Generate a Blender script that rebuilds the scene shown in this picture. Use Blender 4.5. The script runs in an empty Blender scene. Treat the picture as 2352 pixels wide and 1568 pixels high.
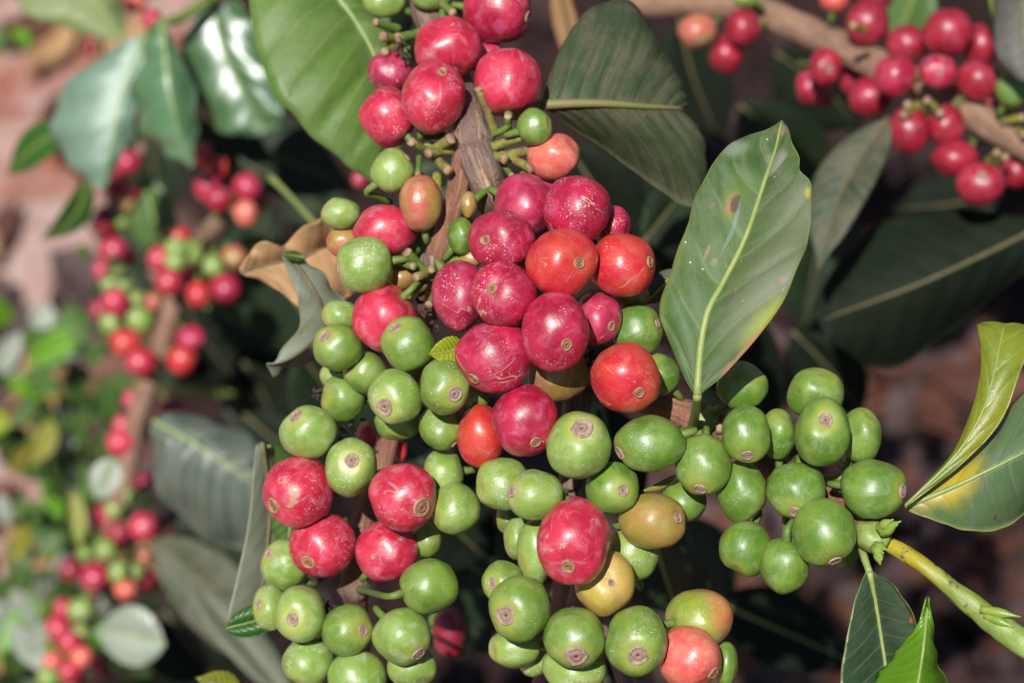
import bpy, math, random
from mathutils import Vector, noise

# ------------------------------------------------------------------ camera, world, sun
SC = bpy.context.scene
COL = SC.collection
PITCH = math.radians(50)
CAM = Vector((0, 0, 1.35))
FWD = Vector((0, math.cos(PITCH), -math.sin(PITCH)))
RGT = Vector((1, 0, 0))
UPV = Vector((0, math.sin(PITCH), math.cos(PITCH)))
K = 22.3 / 55.0
VW, VH = 2352.0, 1568.0
FOCUS = 0.566

cd = bpy.data.cameras.new('camera')
cam = bpy.data.objects.new('camera', cd)
COL.objects.link(cam)
cam.location = CAM
cam.rotation_euler = (math.pi / 2 - PITCH, 0, 0)
cd.sensor_width = 22.3
cd.lens = 55
cd.clip_start = 0.01
cd.clip_end = 200
cd.dof.use_dof = True
cd.dof.focus_distance = FOCUS
cd.dof.aperture_fstop = 8.0
cd.dof.aperture_blades = 7
SC.camera = cam

sun_dir = (-FWD + 0.26 * UPV - 0.18 * RGT).normalized()      # towards the sun: over the photographer's left shoulder
w = bpy.data.worlds.new('World')
SC.world = w
w.use_nodes = True
nt = w.node_tree
sky = nt.nodes.new('ShaderNodeTexSky')
sky.sky_type = 'NISHITA'
sky.sun_disc = False
sky.sun_elevation = math.asin(sun_dir.z)
sky.sun_rotation = math.atan2(sun_dir.x, sun_dir.y)
nt.links.new(sky.outputs[0], nt.nodes['Background'].inputs[0])
nt.nodes['Background'].inputs[1].default_value = 0.05
sl = bpy.data.lights.new('sun', 'SUN')
sl.energy = 5.0
sl.angle = math.radians(0.53)
sl.color = (1.0, 0.98, 0.95)
sun = bpy.data.objects.new('sun', sl)
COL.objects.link(sun)
sun.location = (0, 0, 5)
sun.rotation_euler = sun_dir.to_track_quat('Z', 'Y').to_euler()
SC.view_settings.view_transform = 'Standard'
SC.view_settings.look = 'None'
SC.view_settings.exposure = 0.28
SC.view_settings.gamma = 1.0
SC.cycles.use_denoising = True
SC.cycles.max_bounces = 8

random.seed(7)
rnd = random.random


def P(x, y, d):
    return CAM + d * (FWD + RGT * ((x - VW / 2) / VW * K) - UPV * ((y - VH / 2) / VW * K))


def MPP(d):
    return K * d / VW


def base_depth(x, y):
    b = 0.57
    if y < 430:
        b += 0.05 * (1 - y / 430.0)
    if x < 1050:
        b += 0.024 * min(1, (1050 - x) / 250.0)
    return b


# ------------------------------------------------------------------ object helpers
def link(name, verts, faces, mat, parent=None, origin=None, attrs=None, smooth=True):
    o0 = origin if origin is not None else Vector((0, 0, 0))
    me = bpy.data.meshes.new(name)
    me.from_pydata([tuple(Vector(v) - o0) for v in verts], [], faces)
    if attrs:
        for an, vals in attrs.items():
            a = me.attributes.new(an, 'FLOAT_VECTOR', 'POINT')
            a.data.foreach_set('vector', [c for v in vals for c in v])
    if smooth:
        me.polygons.foreach_set('use_smooth', [True] * len(me.polygons))
    me.update()
    o = bpy.data.objects.new(name, me)
    COL.objects.link(o)
    if mat:
        me.materials.append(mat)
    if parent is not None:
        o.parent = parent
    else:
        o.location = o0
    return o


def tag(o, label=None, cat=None, group=None, kind=None):
    if label:
        o['label'] = label
    if cat:
        o['category'] = cat
    if group:
        o['group'] = group
    if kind:
        o['kind'] = kind
    return o


def thing(name, loc, label, cat, group=None):
    o = bpy.data.objects.new(name, None)
    o.empty_display_size = 0.005
    o.location = loc
    COL.objects.link(o)
    return tag(o, label, cat, group)


def catmull(pts, n):
    pts = [Vector(p) for p in pts]
    if len(pts) == 2:
        return [pts[0].lerp(pts[1], i / n) for i in range(n + 1)]
    out = []
    m = len(pts) - 1
    for i in range(n + 1):
        f = i / n * m
        k = min(int(f), m - 1)
        t = f - k
        p1, p2 = pts[k], pts[k + 1]
        p0 = pts[k - 1] if k > 0 else p1 * 2 - p2
        p3 = pts[k + 2] if k + 2 <= m else p2 * 2 - p1
        out.append(0.5 * ((2 * p1) + (p2 - p0) * t + (2 * p0 - 5 * p1 + 4 * p2 - p3) * t * t + (3 * p1 - p0 - 3 * p2 + p3) * t ** 3))
    return out


def interp(vals, n):
    m = len(vals) - 1
    out = []
    for i in range(n + 1):
        f = i / n * m
        k = min(int(f), m - 1)
        t = f - k
        t = t * t * (3 - 2 * t)
        out.append(vals[k] * (1 - t) + vals[k + 1] * t)
    return out


def tube_data(pts, radii, seg=10, rough=0.0, freq=400.0, cap=True, seed=0.0, v0=0):
    """points along a 3D path, radius at each; returns verts, faces, 'ang' attribute"""
    V, F, A = [], [], []
    n = len(pts)
    prev = None
    run = 0.0
    for i, p in enumerate(pts):
        t = (pts[min(i + 1, n - 1)] - pts[max(i - 1, 0)])
        if t.length < 1e-9:
            t = Vector((0, 0, 1))
        t.normalize()
        if prev is None:
            a = t.orthogonal().normalized()
        else:
            a = (prev - t * prev.dot(t))
            a = a.normalized() if a.length > 1e-8 else t.orthogonal().normalized()
        prev = a
        b = t.cross(a)
        if i:
            run += (pts[i] - pts[i - 1]).length
        for k in range(seg):
            th = 2 * math.pi * k / seg
            d = a * math.cos(th) + b * math.sin(th)
            r = radii[i]
            if rough:
                r *= 1 + rough * noise.noise(p * freq + d * 1.6 + Vector((seed, 0, 0)))
            V.append(p + d * r)
            A.append((math.cos(th), math.sin(th), run * 100))
    for i in range(n - 1):
        for k in range(seg):
            k2 = (k + 1) % seg
            F.append((v0 + i * seg + k, v0 + i * seg + k2, v0 + (i + 1) * seg + k2, v0 + (i + 1) * seg + k))
    if cap:
        F.append(tuple(v0 + k for k in reversed(range(seg))))
        F.append(tuple(v0 + (n - 1) * seg + k for k in range(seg)))
    return V, F, A


def tube(name, pts, radii, mat, parent=None, origin=None, n=24, seg=10, rough=0.0, freq=400.0, seed=0.0):
    pp = catmull(pts, n)
    rr = interp(radii, n)
    V, F, A = tube_data(pp, rr, seg, rough, freq, True, seed)
    return link(name, V, F, mat, parent, origin, {'ang': A})


# ------------------------------------------------------------------ material helpers
class NB:
    """small node builder"""
    def __init__(self, name):
        self.m = bpy.data.materials.new(name)
        self.m.use_nodes = True
        self.t = self.m.node_tree
        self.b = self.t.nodes['Principled BSDF']
        self.out = self.t.nodes['Material Output']

    def n(self, typ, **kw):
        nd = self.t.nodes.new(typ)
        for k, v in kw.items():
            setattr(nd, k, v)
        return nd

    def set(self, sock, v):
        if isinstance(v, bpy.types.NodeSocket):
            self.t.links.new(v, sock)
        elif isinstance(v, (tuple, list)) and len(v) == 3 and sock.type == 'RGBA':
            sock.default_value = (*v, 1)
        else:
            sock.default_value = v

    def math(self, op, a, b=0.0, c=0.0, clamp=False):
        nd = self.n('ShaderNodeMath', operation=op, use_clamp=clamp)
        self.set(nd.inputs[0], a)
        self.set(nd.inputs[1], b)
        self.set(nd.inputs[2], c)
        return nd.outputs[0]

    def vmath(self, op, a, b=(0, 0, 0)):
        nd = self.n('ShaderNodeVectorMath', operation=op)
        self.set(nd.inputs[0], a)
        self.set(nd.inputs[1], b)
        return nd.outputs[0]

    def mix(self, fac, a, b, blend='MIX'):
        nd = self.n('ShaderNodeMix', data_type='RGBA', blend_type=blend)
        self.set(nd.inputs[0], fac)
        self.set(nd.inputs[6], a)
        self.set(nd.inputs[7], b)
        return nd.outputs[2]

    def noise(self, vec, scale, detail=3.0, rough=0.55, dist=0.0):
        nd = self.n('ShaderNodeTexNoise')
        self.set(nd.inputs['Vector'], vec)
        nd.inputs['Scale'].default_value = scale
        nd.inputs['Detail'].default_value = detail
        nd.inputs['Roughness'].default_value = rough
        nd.inputs['Distortion'].default_value = dist
        return nd.outputs[0]

    def voro(self, vec, scale, feature='F1', out=0):
        nd = self.n('ShaderNodeTexVoronoi', feature=feature)
        self.set(nd.inputs['Vector'], vec)
        nd.inputs['Scale'].default_value = scale
        return nd.outputs[out]

    def ramp(self, v, lo, hi, a=0.0, b=1.0):
        nd = self.n('ShaderNodeMapRange', interpolation_type='SMOOTHSTEP')
        self.set(nd.inputs[0], v)
        self.set(nd.inputs[1], lo)
        self.set(nd.inputs[2], hi)
        nd.inputs[3].default_value = a
        nd.inputs[4].default_value = b
        return nd.outputs[0]

    def attr(self, name):
        nd = self.n('ShaderNodeAttribute', attribute_name=name)
        return nd.outputs['Vector']

    def sep(self, v):
        nd = self.n('ShaderNodeSeparateXYZ')
        self.set(nd.inputs[0], v)
        return nd.outputs

    def objvec(self, scale):
        tc = self.n('ShaderNodeTexCoord').outputs['Object']
        oi = self.n('ShaderNodeObjectInfo').outputs['Random']
        off = self.math('MULTIPLY', oi, 97.0)
        return self.vmath('ADD', self.vmath('MULTIPLY', tc, (scale, scale, scale)), off), oi

    def bump(self, h, strength, dist):
        nd = self.n('ShaderNodeBump')
        nd.inputs['Strength'].default_value = strength
        nd.inputs['Distance'].default_value = dist
        self.set(nd.inputs['Height'], h)
        self.set(self.b.inputs['Normal'], nd.outputs[0])
        return nd.outputs[0]

    def final(self, col=None, rough=None, spec=None):
        if col is not None:
            self.set(self.b.inputs['Base Color'], col)
        if rough is not None:
            self.set(self.b.inputs['Roughness'], rough)
        if spec is not None:
            self.b.inputs['Specular IOR Level'].default_value = spec
        return self.m


def cherry_mat(name, c1, c2, streak, pole=None, stalk_end=None, speck=0.5, scuff=0.3, dust=0.25,
               dustcol=(0.62, 0.42, 0.45), scuffcol=(0.46, 0.29, 0.18), rough=0.33, split=None, crack=0.0, streakamt=0.3):
    b = NB(name)
    vec, oi = b.objvec(1 / 0.0068)
    ang = b.attr('ang')
    sx = b.sep(ang)
    v = sx[2]
    col = b.mix(b.ramp(b.noise(vec, 0.85, 5, 0.62), 0.40, 0.60), c1, c2)
    if split:       # ripening from one end to the other
        wob = b.math('ADD', v, b.math('MULTIPLY', b.math('SUBTRACT', b.noise(vec, 1.3, 3), 0.5), 0.55))
        col = b.mix(b.ramp(wob, 0.28, 0.62), split, col)
    # meridian streaks
    sv = b.vmath('ADD', b.vmath('MULTIPLY', ang, (6.0, 6.0, 1.5)), b.math('MULTIPLY', oi, 31.0))
    st = b.noise(sv, 1.6, 4, 0.65)
    near = b.ramp(v, 0.42, 0.08, streakamt * 0.35, streakamt)
    col = b.mix(b.math('MULTIPLY', b.ramp(st, 0.5, 0.72), near), col, streak)
    if pole:
        pm = b.math('ADD', v, b.math('MULTIPLY', b.math('SUBTRACT', st, 0.5), 0.22))
        col = b.mix(b.ramp(pm, 0.26, 0.1, 0, 0.75), col, pole)
    if stalk_end:
        pm = b.math('ADD', v, b.math('MULTIPLY', b.math('SUBTRACT', st, 0.5), 0.2))
        col = b.mix(b.ramp(pm, 0.8, 0.97, 0, 0.8), col, stalk_end)
    # dull waxy bloom and dust
    dn = b.noise(vec, 2.1, 5, 0.6, 0.6)
    col = b.mix(b.ramp(dn, 0.46, 0.74, 0, dust), col, dustcol)
    # scuffs (corky tan scars)
    sn = b.noise(vec, 1.05, 5, 0.62, 0.35)
    amt = b.math('MULTIPLY', b.math('SUBTRACT', oi, 0.35), 0.10 * scuff)
    sm = b.ramp(b.math('ADD', sn, amt), 0.72 - 0.055 * scuff, 0.76 - 0.055 * scuff, 0, 0.8)
    grain = b.noise(vec, 14, 2)
    col = b.mix(sm, col, b.mix(grain, scuffcol, (scuffcol[0] * 0.72, scuffcol[1] * 0.7, scuffcol[2] * 0.7)))
    # pale specks in drifts
    vx = b.vmath('ADD', vec, b.vmath('MULTIPLY', vec, (0.0, 0.25, 0.0)))
    cl = b.ramp(b.noise(vec, 1.0, 2), 0.36, 0.66, 0.05, 0.36 + 0.16 * speck)
    d1 = b.voro(vx, 5.5)
    d2 = b.voro(vx, 10.5)
    s1 = b.ramp(b.math('SUBTRACT', d1, b.math('MULTIPLY', cl, 0.48)), 0.02, -0.05)
    s2 = b.ramp(b.math('SUBTRACT', d2, b.math('MULTIPLY', cl, 0.62)), 0.02, -0.06)
    own = b.ramp(b.math('FRACT', b.math('MULTIPLY', oi, 7.31)), 0.1, 0.9, 0.15, 1.0)
    s = b.math('MULTIPLY', b.math('MULTIPLY', b.math('MAXIMUM', b.math('MULTIPLY', s1, 0.7), s2), min(0.8, 0.2 + 0.6 * speck)), own)
    s = b.math('MULTIPLY', s, b.ramp(b.noise(vec, 5.0, 1), 0.36, 0.6, 0, 0.8))
    col = b.mix(s, col, tuple(min(0.85, 0.62 + 0.25 * c) for c in c2))
    if crack > 0:
        cn = b.noise(b.vmath('ADD', b.vmath('MULTIPLY', ang, (0.55, 0.55, 0.5)), b.math('MULTIPLY', oi, 53.0)), 1.3, 3, 0.5)
        ck = b.ramp(b.math('ABSOLUTE', b.math('SUBTRACT', cn, 0.52)), 0.007, 0.002)
        ck = b.math('MULTIPLY', ck, b.math('MULTIPLY', b.ramp(v, 0.5, 0.35), b.ramp(b.noise(vec, 0.8, 1), 0.52, 0.6)))
        col = b.mix(b.math('MULTIPLY', ck, crack), col, (0.55, 0.34, 0.25))
    h = b.math('ADD', b.math('MULTIPLY', grain, 0.25), b.math('ADD', b.math('MULTIPLY', st, 0.35), b.math('MULTIPLY', s, 0.5)))
    h = b.math('ADD', h, b.math('MULTIPLY', sm, 0.3))
    h = b.math('ADD', h, b.math('MULTIPLY', dn, 0.5))
    b.bump(h, 0.34, 0.0005)
    rg = b.math('ADD', b.math('MULTIPLY', b.noise(vec, 3.0, 4), 0.24), rough - 0.05)
    rg = b.math('ADD', rg, b.math('MULTIPLY', sm, 0.25))
    b.b.inputs['Subsurface Weight'].default_value = 0.12
    b.b.inputs['Subsurface Radius'].default_value = (1.0, 0.35, 0.2)
    b.b.inputs['Subsurface Scale'].default_value = 0.0012
    b.b.inputs['Coat Weight'].default_value = 0.16
    b.b.inputs['Coat Roughness'].default_value = 0.22
    b.b.inputs['Sheen Weight'].default_value = 0.0
    b.b.inputs['Sheen Roughness'].default_value = 0.4
    return b.final(col, rg, 0.65)


def navel_mat(name, tan, dark, center):
    b = NB(name)
    vec, oi = b.objvec(1 / 0.0068)
    s = b.sep(b.attr('ang'))
    rho = b.math('ADD', s[2], b.math('MULTIPLY', b.math('SUBTRACT', b.noise(vec, 5, 3), 0.5), 0.12))
    col = b.mix(b.ramp(b.noise(vec, 6, 4), 0.35, 0.65), tan, tuple(c * 0.62 for c in tan))
    ring = b.math('MULTIPLY', b.ramp(rho, 0.30, 0.40), b.ramp(rho, 0.56, 0.46))
    col = b.mix(b.math('MULTIPLY', ring, 0.7), col, dark)
    col = b.mix(b.ramp(rho, 0.32, 0.22), col, center)
    col = b.mix(b.ramp(rho, 0.13, 0.06), col, (0.03, 0.02, 0.015))
    fl = b.ramp(b.voro(vec, 12), 0.16, 0.08)
    col = b.mix(b.math('MULTIPLY', fl, 0.5), col, dark)
    b.bump(b.noise(vec, 16, 3), 0.5, 0.0003)
    return b.final(col, 0.7, 0.25)


def leaf_mat(name, c1, c2, vein, dust=0.0, dustcol=(0.33, 0.27, 0.2), edge=None, edge_amt=0.0, rough=0.35, nv=9.0,
             spots=(), stain=0.0, staincol=(0.32, 0.17, 0.08), trans=0.25, slope=0.45, veinamt=0.45, spec=0.5, speck=0.0, drough=0.3, bumpamt=0.5):
    """attribute 'st': x = 0..1 along the midrib, y = -1..1 across, z = 0; all patterns are the leaf's own"""
    b = NB(name)
    st = b.attr('st')
    s3 = b.sep(st)
    s, t = s3[0], s3[1]
    at = b.math('ABSOLUTE', t)
    vec, oi = b.objvec(120.0)
    wob = b.math('MULTIPLY', b.math('SUBTRACT', b.noise(vec, 0.6, 2), 0.5), 0.35)
    side = b.math('MULTIPLY', b.math('GREATER_THAN', t, 0.0), 0.45)
    q = b.math('ADD', b.math('SUBTRACT', b.math('MULTIPLY', s, nv), b.math('MULTIPLY', b.math('POWER', at, 1.25), slope * nv * 0.42)), wob)
    q = b.math('ADD', q, side)
    fr = b.math('ABSOLUTE', b.math('SUBTRACT', b.math('FRACT', q), 0.5))     # 0.5 at the vein, 0 between
    vm = b.ramp(fr, 0.435, 0.49)
    vm = b.math('MULTIPLY', vm, b.ramp(at, 0.95, 0.5))
    quilt = b.math('MULTIPLY', fr, fr)
    mid = b.ramp(at, 0.06, 0.02)
    net = b.ramp(b.voro(vec, 5.5, 'DISTANCE_TO_EDGE'), 0.08, 0.0)
    big = b.noise(vec, 0.28, 4, 0.55, 0.4)
    col = b.mix(b.ramp(big, 0.35, 0.65), c1, c2)
    fine = b.noise(vec, 3.0, 4, 0.6)
    col = b.mix(b.ramp(fine, 0.45, 0.7, 0, 0.3), col, tuple(c * 0.6 for c in c1))
    col = b.mix(b.math('MULTIPLY', net, 0.06), col, vein)
    col = b.mix(b.math('MULTIPLY', b.math('MAXIMUM', vm, mid), veinamt), col, vein)
    if edge:
        em = b.math('ADD', at, b.math('MULTIPLY', b.math('SUBTRACT', big, 0.5), 1.1))
        col = b.mix(b.ramp(em, 0.92, 1.18, 0, edge_amt), col, edge)
        col = b.mix(b.ramp(at, 0.955, 0.995, 0, 0.7), col, edge)
    if stain > 0:
        sn = b.noise(b.vmath('MULTIPLY', vec, (1.0, 1.0, 1.0)), 0.9, 6, 0.7, 1.2)
        col = b.mix(b.ramp(sn, 0.69 - 0.08 * stain, 0.73 - 0.06 * stain, 0, 0.75), col, staincol)
    rg = rough
    if dust > 0:
        # dust settles in streaks along the side veins
        dv = b.vmath('ADD', b.vmath('MULTIPLY', st, (3.0, 1.2, 0.0)), b.math('MULTIPLY', q, 1.0))
        dn = b.noise(dv, 2.3, 5, 0.65)
        dn2 = b.noise(vec, 0.7, 5, 0.65)
        dm = b.ramp(b.math('ADD', b.math('MULTIPLY', dn, 0.5), b.math('MULTIPLY', dn2, 0.5)), 0.40, 0.62, 0.12 * dust, dust)
        col = b.mix(dm, col, dustcol)
        rg = b.math('ADD', b.math('MULTIPLY', dm, drough), rough)
    if speck > 0:
        sp = b.math('MULTIPLY', b.ramp(b.voro(vec, 3.2), 0.12, 0.06), b.ramp(b.noise(vec, 0.8, 2), 0.45, 0.6))
        col = b.mix(b.math('MULTIPLY', sp, speck), col, (0.6, 0.58, 0.48))
    for (ps, pt, rs, rt, pc, soft, al) in spots:
        dx = b.math('DIVIDE', b.math('SUBTRACT', s, ps), rs)
        dy = b.math('DIVIDE', b.math('SUBTRACT', t, pt), rt)
        dd = b.math('SQRT', b.math('ADD', b.math('MULTIPLY', dx, dx), b.math('MULTIPLY', dy, dy)))
        dd = b.math('ADD', dd, b.math('MULTIPLY', b.math('SUBTRACT', b.noise(vec, 2.2, 4), 0.5), 0.9))
        col = b.mix(b.ramp(dd, 1.0 + soft, 1.0 - soft, 0, al), col, pc)
    h = b.math('ADD', b.math('MULTIPLY', quilt, -1.6), b.math('MULTIPLY', net, -0.04))
    h = b.math('ADD', h, b.math('MULTIPLY', fine, 0.25))
    nrm = b.bump(h, bumpamt, 0.0007)
    b.final(col, rg, spec)
    if trans > 0:
        tr = b.n('ShaderNodeBsdfTranslucent')
        b.set(tr.inputs['Color'], b.mix(0.55, col, (0.25, 0.42, 0.02)))
        b.set(tr.inputs['Normal'], nrm)
        mx = b.n('ShaderNodeMixShader')
        mx.inputs[0].default_value = trans
        b.t.links.new(b.b.outputs[0], mx.inputs[1])
        b.t.links.new(tr.outputs[0], mx.inputs[2])
        b.t.links.new(mx.outputs[0], b.out.inputs[0])
    return b.m


def bark_mat(name, c1, c2, pale, rough=0.65, paleamt=0.5, dark=(0.05, 0.035, 0.03)):
    b = NB(name)
    vec, oi = b.objvec(1 / 0.006)
    ang = b.attr('ang')
    av = b.vmath('ADD', b.vmath('MULTIPLY', ang, (2.2, 2.2, 0.55)), b.math('MULTIPLY', oi, 20.0))
    lon = b.noise(av, 1.5, 5, 0.65, 0.3)
    col = b.mix(b.ramp(b.noise(vec, 0.8, 4), 0.36, 0.62), c1, c2)
    col = b.mix(b.ramp(lon, 0.52, 0.68, 0, paleamt), col, pale)
    col = b.mix(b.ramp(lon, 0.42, 0.3, 0, 0.7), col, dark)
    col = b.mix(b.ramp(b.noise(vec, 2.5, 5, 0.7), 0.6, 0.72, 0, 0.6), col, dark)
    b.bump(b.math('ADD', lon, b.math('MULTIPLY', b.noise(vec, 7, 4), 0.5)), 0.9, 0.0014)
    return b.final(col, rough, 0.35)


def plain_mat(name, c1, c2, scale=1 / 0.004, rough=0.5, spec=0.4, bump=0.3):
    b = NB(name)
    vec, oi = b.objvec(scale)
    n1 = b.noise(vec, 1.2, 5, 0.6)
    col = b.mix(b.ramp(n1, 0.35, 0.65), c1, c2)
    b.bump(b.noise(vec, 5, 4), bump, 0.0003)
    return b.final(col, rough, spec)

# ------------------------------------------------------------------ materials
M = {}
M['r'] = cherry_mat('cherry_crimson', (0.28, 0.004, 0.024), (0.41, 0.011, 0.046), (0.54, 0.09, 0.15), speck=0.9, scuff=0.12, dust=0.55, dustcol=(0.50, 0.11, 0.21), crack=0.75)
M['u'] = cherry_mat('cherry_shaded_crimson', (0.22, 0.004, 0.014), (0.32, 0.008, 0.026), (0.45, 0.06, 0.10), speck=0.2, scuff=0.12, dust=0.4, dustcol=(0.42, 0.10, 0.16), rough=0.36)  # crimson darkened in its colour to stand in for shade, upper right bunch
M['m'] = cherry_mat('cherry_mauve_red', (0.29, 0.007, 0.036), (0.40, 0.022, 0.065), (0.5, 0.12, 0.18), speck=0.8, scuff=0.75, dust=0.5, dustcol=(0.46, 0.13, 0.21), crack=0.6)
M['p'] = cherry_mat('cherry_rose_red', (0.37, 0.007, 0.027), (0.50, 0.024, 0.058), (0.60, 0.12, 0.16), stalk_end=(0.56, 0.12, 0.05), speck=0.8, scuff=0.75, dust=0.6, dustcol=(0.57, 0.17, 0.23), crack=0.4)
M['o'] = cherry_mat('cherry_orange_red', (0.48, 0.045, 0.024), (0.46, 0.012, 0.022), (0.56, 0.13, 0.09), speck=0.55, scuff=0.3, dust=0.45, dustcol=(0.50, 0.13, 0.12), crack=0.6)
M['q'] = cherry_mat('cherry_pale_orange', (0.60, 0.14, 0.09), (0.55, 0.07, 0.06), (0.68, 0.32, 0.2), speck=0.4, scuff=0.4, dust=0.45, dustcol=(0.66, 0.38, 0.28), stalk_end=(0.5, 0.35, 0.08))
M['g'] = cherry_mat('cherry_green', (0.112, 0.195, 0.021), (0.162, 0.245, 0.036), (0.26, 0.34, 0.11), pole=(0.29, 0.32, 0.05), speck=0.7, scuff=0.4, dust=0.45, dustcol=(0.27, 0.33, 0.16), scuffcol=(0.30, 0.25, 0.13), rough=0.36, streakamt=0.6)
M['l'] = cherry_mat('cherry_light_green', (0.160, 0.255, 0.036), (0.208, 0.300, 0.056), (0.32, 0.40, 0.16), pole=(0.33, 0.35, 0.07), speck=1.0, scuff=0.35, dust=0.6, dustcol=(0.36, 0.41, 0.24), scuffcol=(0.33, 0.27, 0.14), rough=0.36, streakamt=0.6)
M['d'] = cherry_mat('cherry_deep_green', (0.080, 0.165, 0.014), (0.145, 0.230, 0.028), (0.25, 0.32, 0.09), pole=(0.25, 0.30, 0.04), speck=0.3, scuff=0.55, dust=0.5, dustcol=(0.24, 0.31, 0.13), scuffcol=(0.28, 0.21, 0.11), rough=0.37, streakamt=0.7)
M['v'] = cherry_mat('cherry_olive', (0.26, 0.21, 0.03), (0.33, 0.18, 0.05), (0.40, 0.30, 0.10), speck=0.35, scuff=0.4, dust=0.35, dustcol=(0.42, 0.33, 0.17), rough=0.34)
M['w'] = cherry_mat('cherry_yellow', (0.42, 0.32, 0.04), (0.46, 0.28, 0.07), (0.5, 0.42, 0.16), speck=0.5, scuff=0.5, dust=0.45, dustcol=(0.55, 0.42, 0.22), scuffcol=(0.55, 0.36, 0.22), pole=(0.47, 0.30, 0.08))
M['t'] = cherry_mat('cherry_brown_olive', (0.24, 0.16, 0.02), (0.24, 0.10, 0.035), (0.36, 0.22, 0.10), speck=0.3, scuff=0.4, dust=0.5, dustcol=(0.36, 0.27, 0.16))
M['x'] = cherry_mat('cherry_turning', (0.17, 0.27, 0.025), (0.24, 0.28, 0.03), (0.4, 0.36, 0.12), split=(0.50, 0.17, 0.06), speck=0.5, scuff=0.3, dust=0.3, dustcol=(0.55, 0.35, 0.25))
M['y'] = cherry_mat('cherry_mottled', (0.30, 0.20, 0.045), (0.44, 0.09, 0.065), (0.5, 0.27, 0.18), speck=0.4, scuff=1.0, dust=0.5, dustcol=(0.5, 0.28, 0.2))
M['k'] = cherry_mat('cherry_maroon', (0.20, 0.006, 0.020), (0.27, 0.01, 0.03), (0.4, 0.06, 0.09), speck=0.3, scuff=0.3, dust=0.25, dustcol=(0.4, 0.12, 0.17))
M['navel_red'] = navel_mat('navel_on_red', (0.38, 0.20, 0.11), (0.12, 0.06, 0.035), (0.30, 0.07, 0.05))
M['navel_green'] = navel_mat('navel_on_green', (0.36, 0.25, 0.19), (0.19, 0.12, 0.09), (0.24, 0.15, 0.10))
M['stalk_green'] = plain_mat('stalk_green', (0.085, 0.15, 0.025), (0.14, 0.19, 0.04))
M['stub_yellow'] = plain_mat('stub_yellow_green', (0.24, 0.26, 0.035), (0.15, 0.11, 0.05), bump=0.9)
M['cut'] = plain_mat('cut_end', (0.40, 0.27, 0.17), (0.22, 0.13, 0.08), rough=0.8, spec=0.2)
M['wither'] = plain_mat('withered', (0.075, 0.05, 0.04), (0.03, 0.022, 0.02), rough=0.85, spec=0.2, bump=0.8)
M['bark'] = bark_mat('bark_brown', (0.20, 0.125, 0.092), (0.145, 0.095, 0.078), (0.40, 0.28, 0.20), paleamt=0.7)
M['bark_red'] = bark_mat('bark_redbrown', (0.28, 0.13, 0.075), (0.22, 0.095, 0.06), (0.40, 0.24, 0.15), rough=0.5, paleamt=0.4)
M['bark_tan'] = bark_mat('bark_tan', (0.29, 0.165, 0.105), (0.22, 0.125, 0.085), (0.46, 0.32, 0.23), rough=0.75, paleamt=0.5, dark=(0.10, 0.06, 0.045))
def shoot_mat():
    b = NB('young_shoot')
    vec, oi = b.objvec(1 / 0.004)
    ang = b.attr('ang')
    run = b.sep(ang)[2]
    lon = b.noise(b.vmath('MULTIPLY', ang, (2.5, 2.5, 0.5)), 1.6, 5, 0.65)
    k = b.math('ADD', run, b.math('MULTIPLY', b.math('SUBTRACT', lon, 0.5), 1.6))
    col = b.mix(b.ramp(k, 0.9, 2.6), (0.36, 0.28, 0.022), (0.17, 0.22, 0.035))
    col = b.mix(b.ramp(lon, 0.5, 0.7, 0, 0.5), col, (0.28, 0.33, 0.06))
    col = b.mix(b.ramp(b.noise(vec, 1.1, 5, 0.65), 0.58, 0.63, 0, 0.85), col, (0.07, 0.04, 0.03))
    b.bump(lon, 0.4, 0.0006)
    return b.final(col, 0.4, 0.4)


M['shoot'] = shoot_mat()
M['sheath'] = plain_mat('sheath_green', (0.17, 0.25, 0.05), (0.25, 0.31, 0.09), rough=0.4, bump=0.6)
M['bud'] = plain_mat('bud_green', (0.15, 0.24, 0.03), (0.22, 0.29, 0.05), rough=0.35)
M['midrib'] = plain_mat('midrib_green', (0.20, 0.27, 0.07), (0.26, 0.29, 0.09), rough=0.45)
M['midrib_dull'] = plain_mat('midrib_dull', (0.10, 0.095, 0.04), (0.14, 0.11, 0.055), rough=0.6)
M['midrib_olive'] = plain_mat('midrib_olive', (0.17, 0.19, 0.05), (0.22, 0.14, 0.08), scale=1 / 0.01, rough=0.6, bump=0.6)
M['midrib_pale'] = plain_mat('midrib_pale', (0.27, 0.34, 0.14), (0.22, 0.29, 0.10), rough=0.5)


# ------------------------------------------------------------------ cherries
def sph_noise(d, seed):
    return noise.noise(d * 1.3 + Vector((seed * 3.17, seed * 1.7, -seed)))


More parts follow.
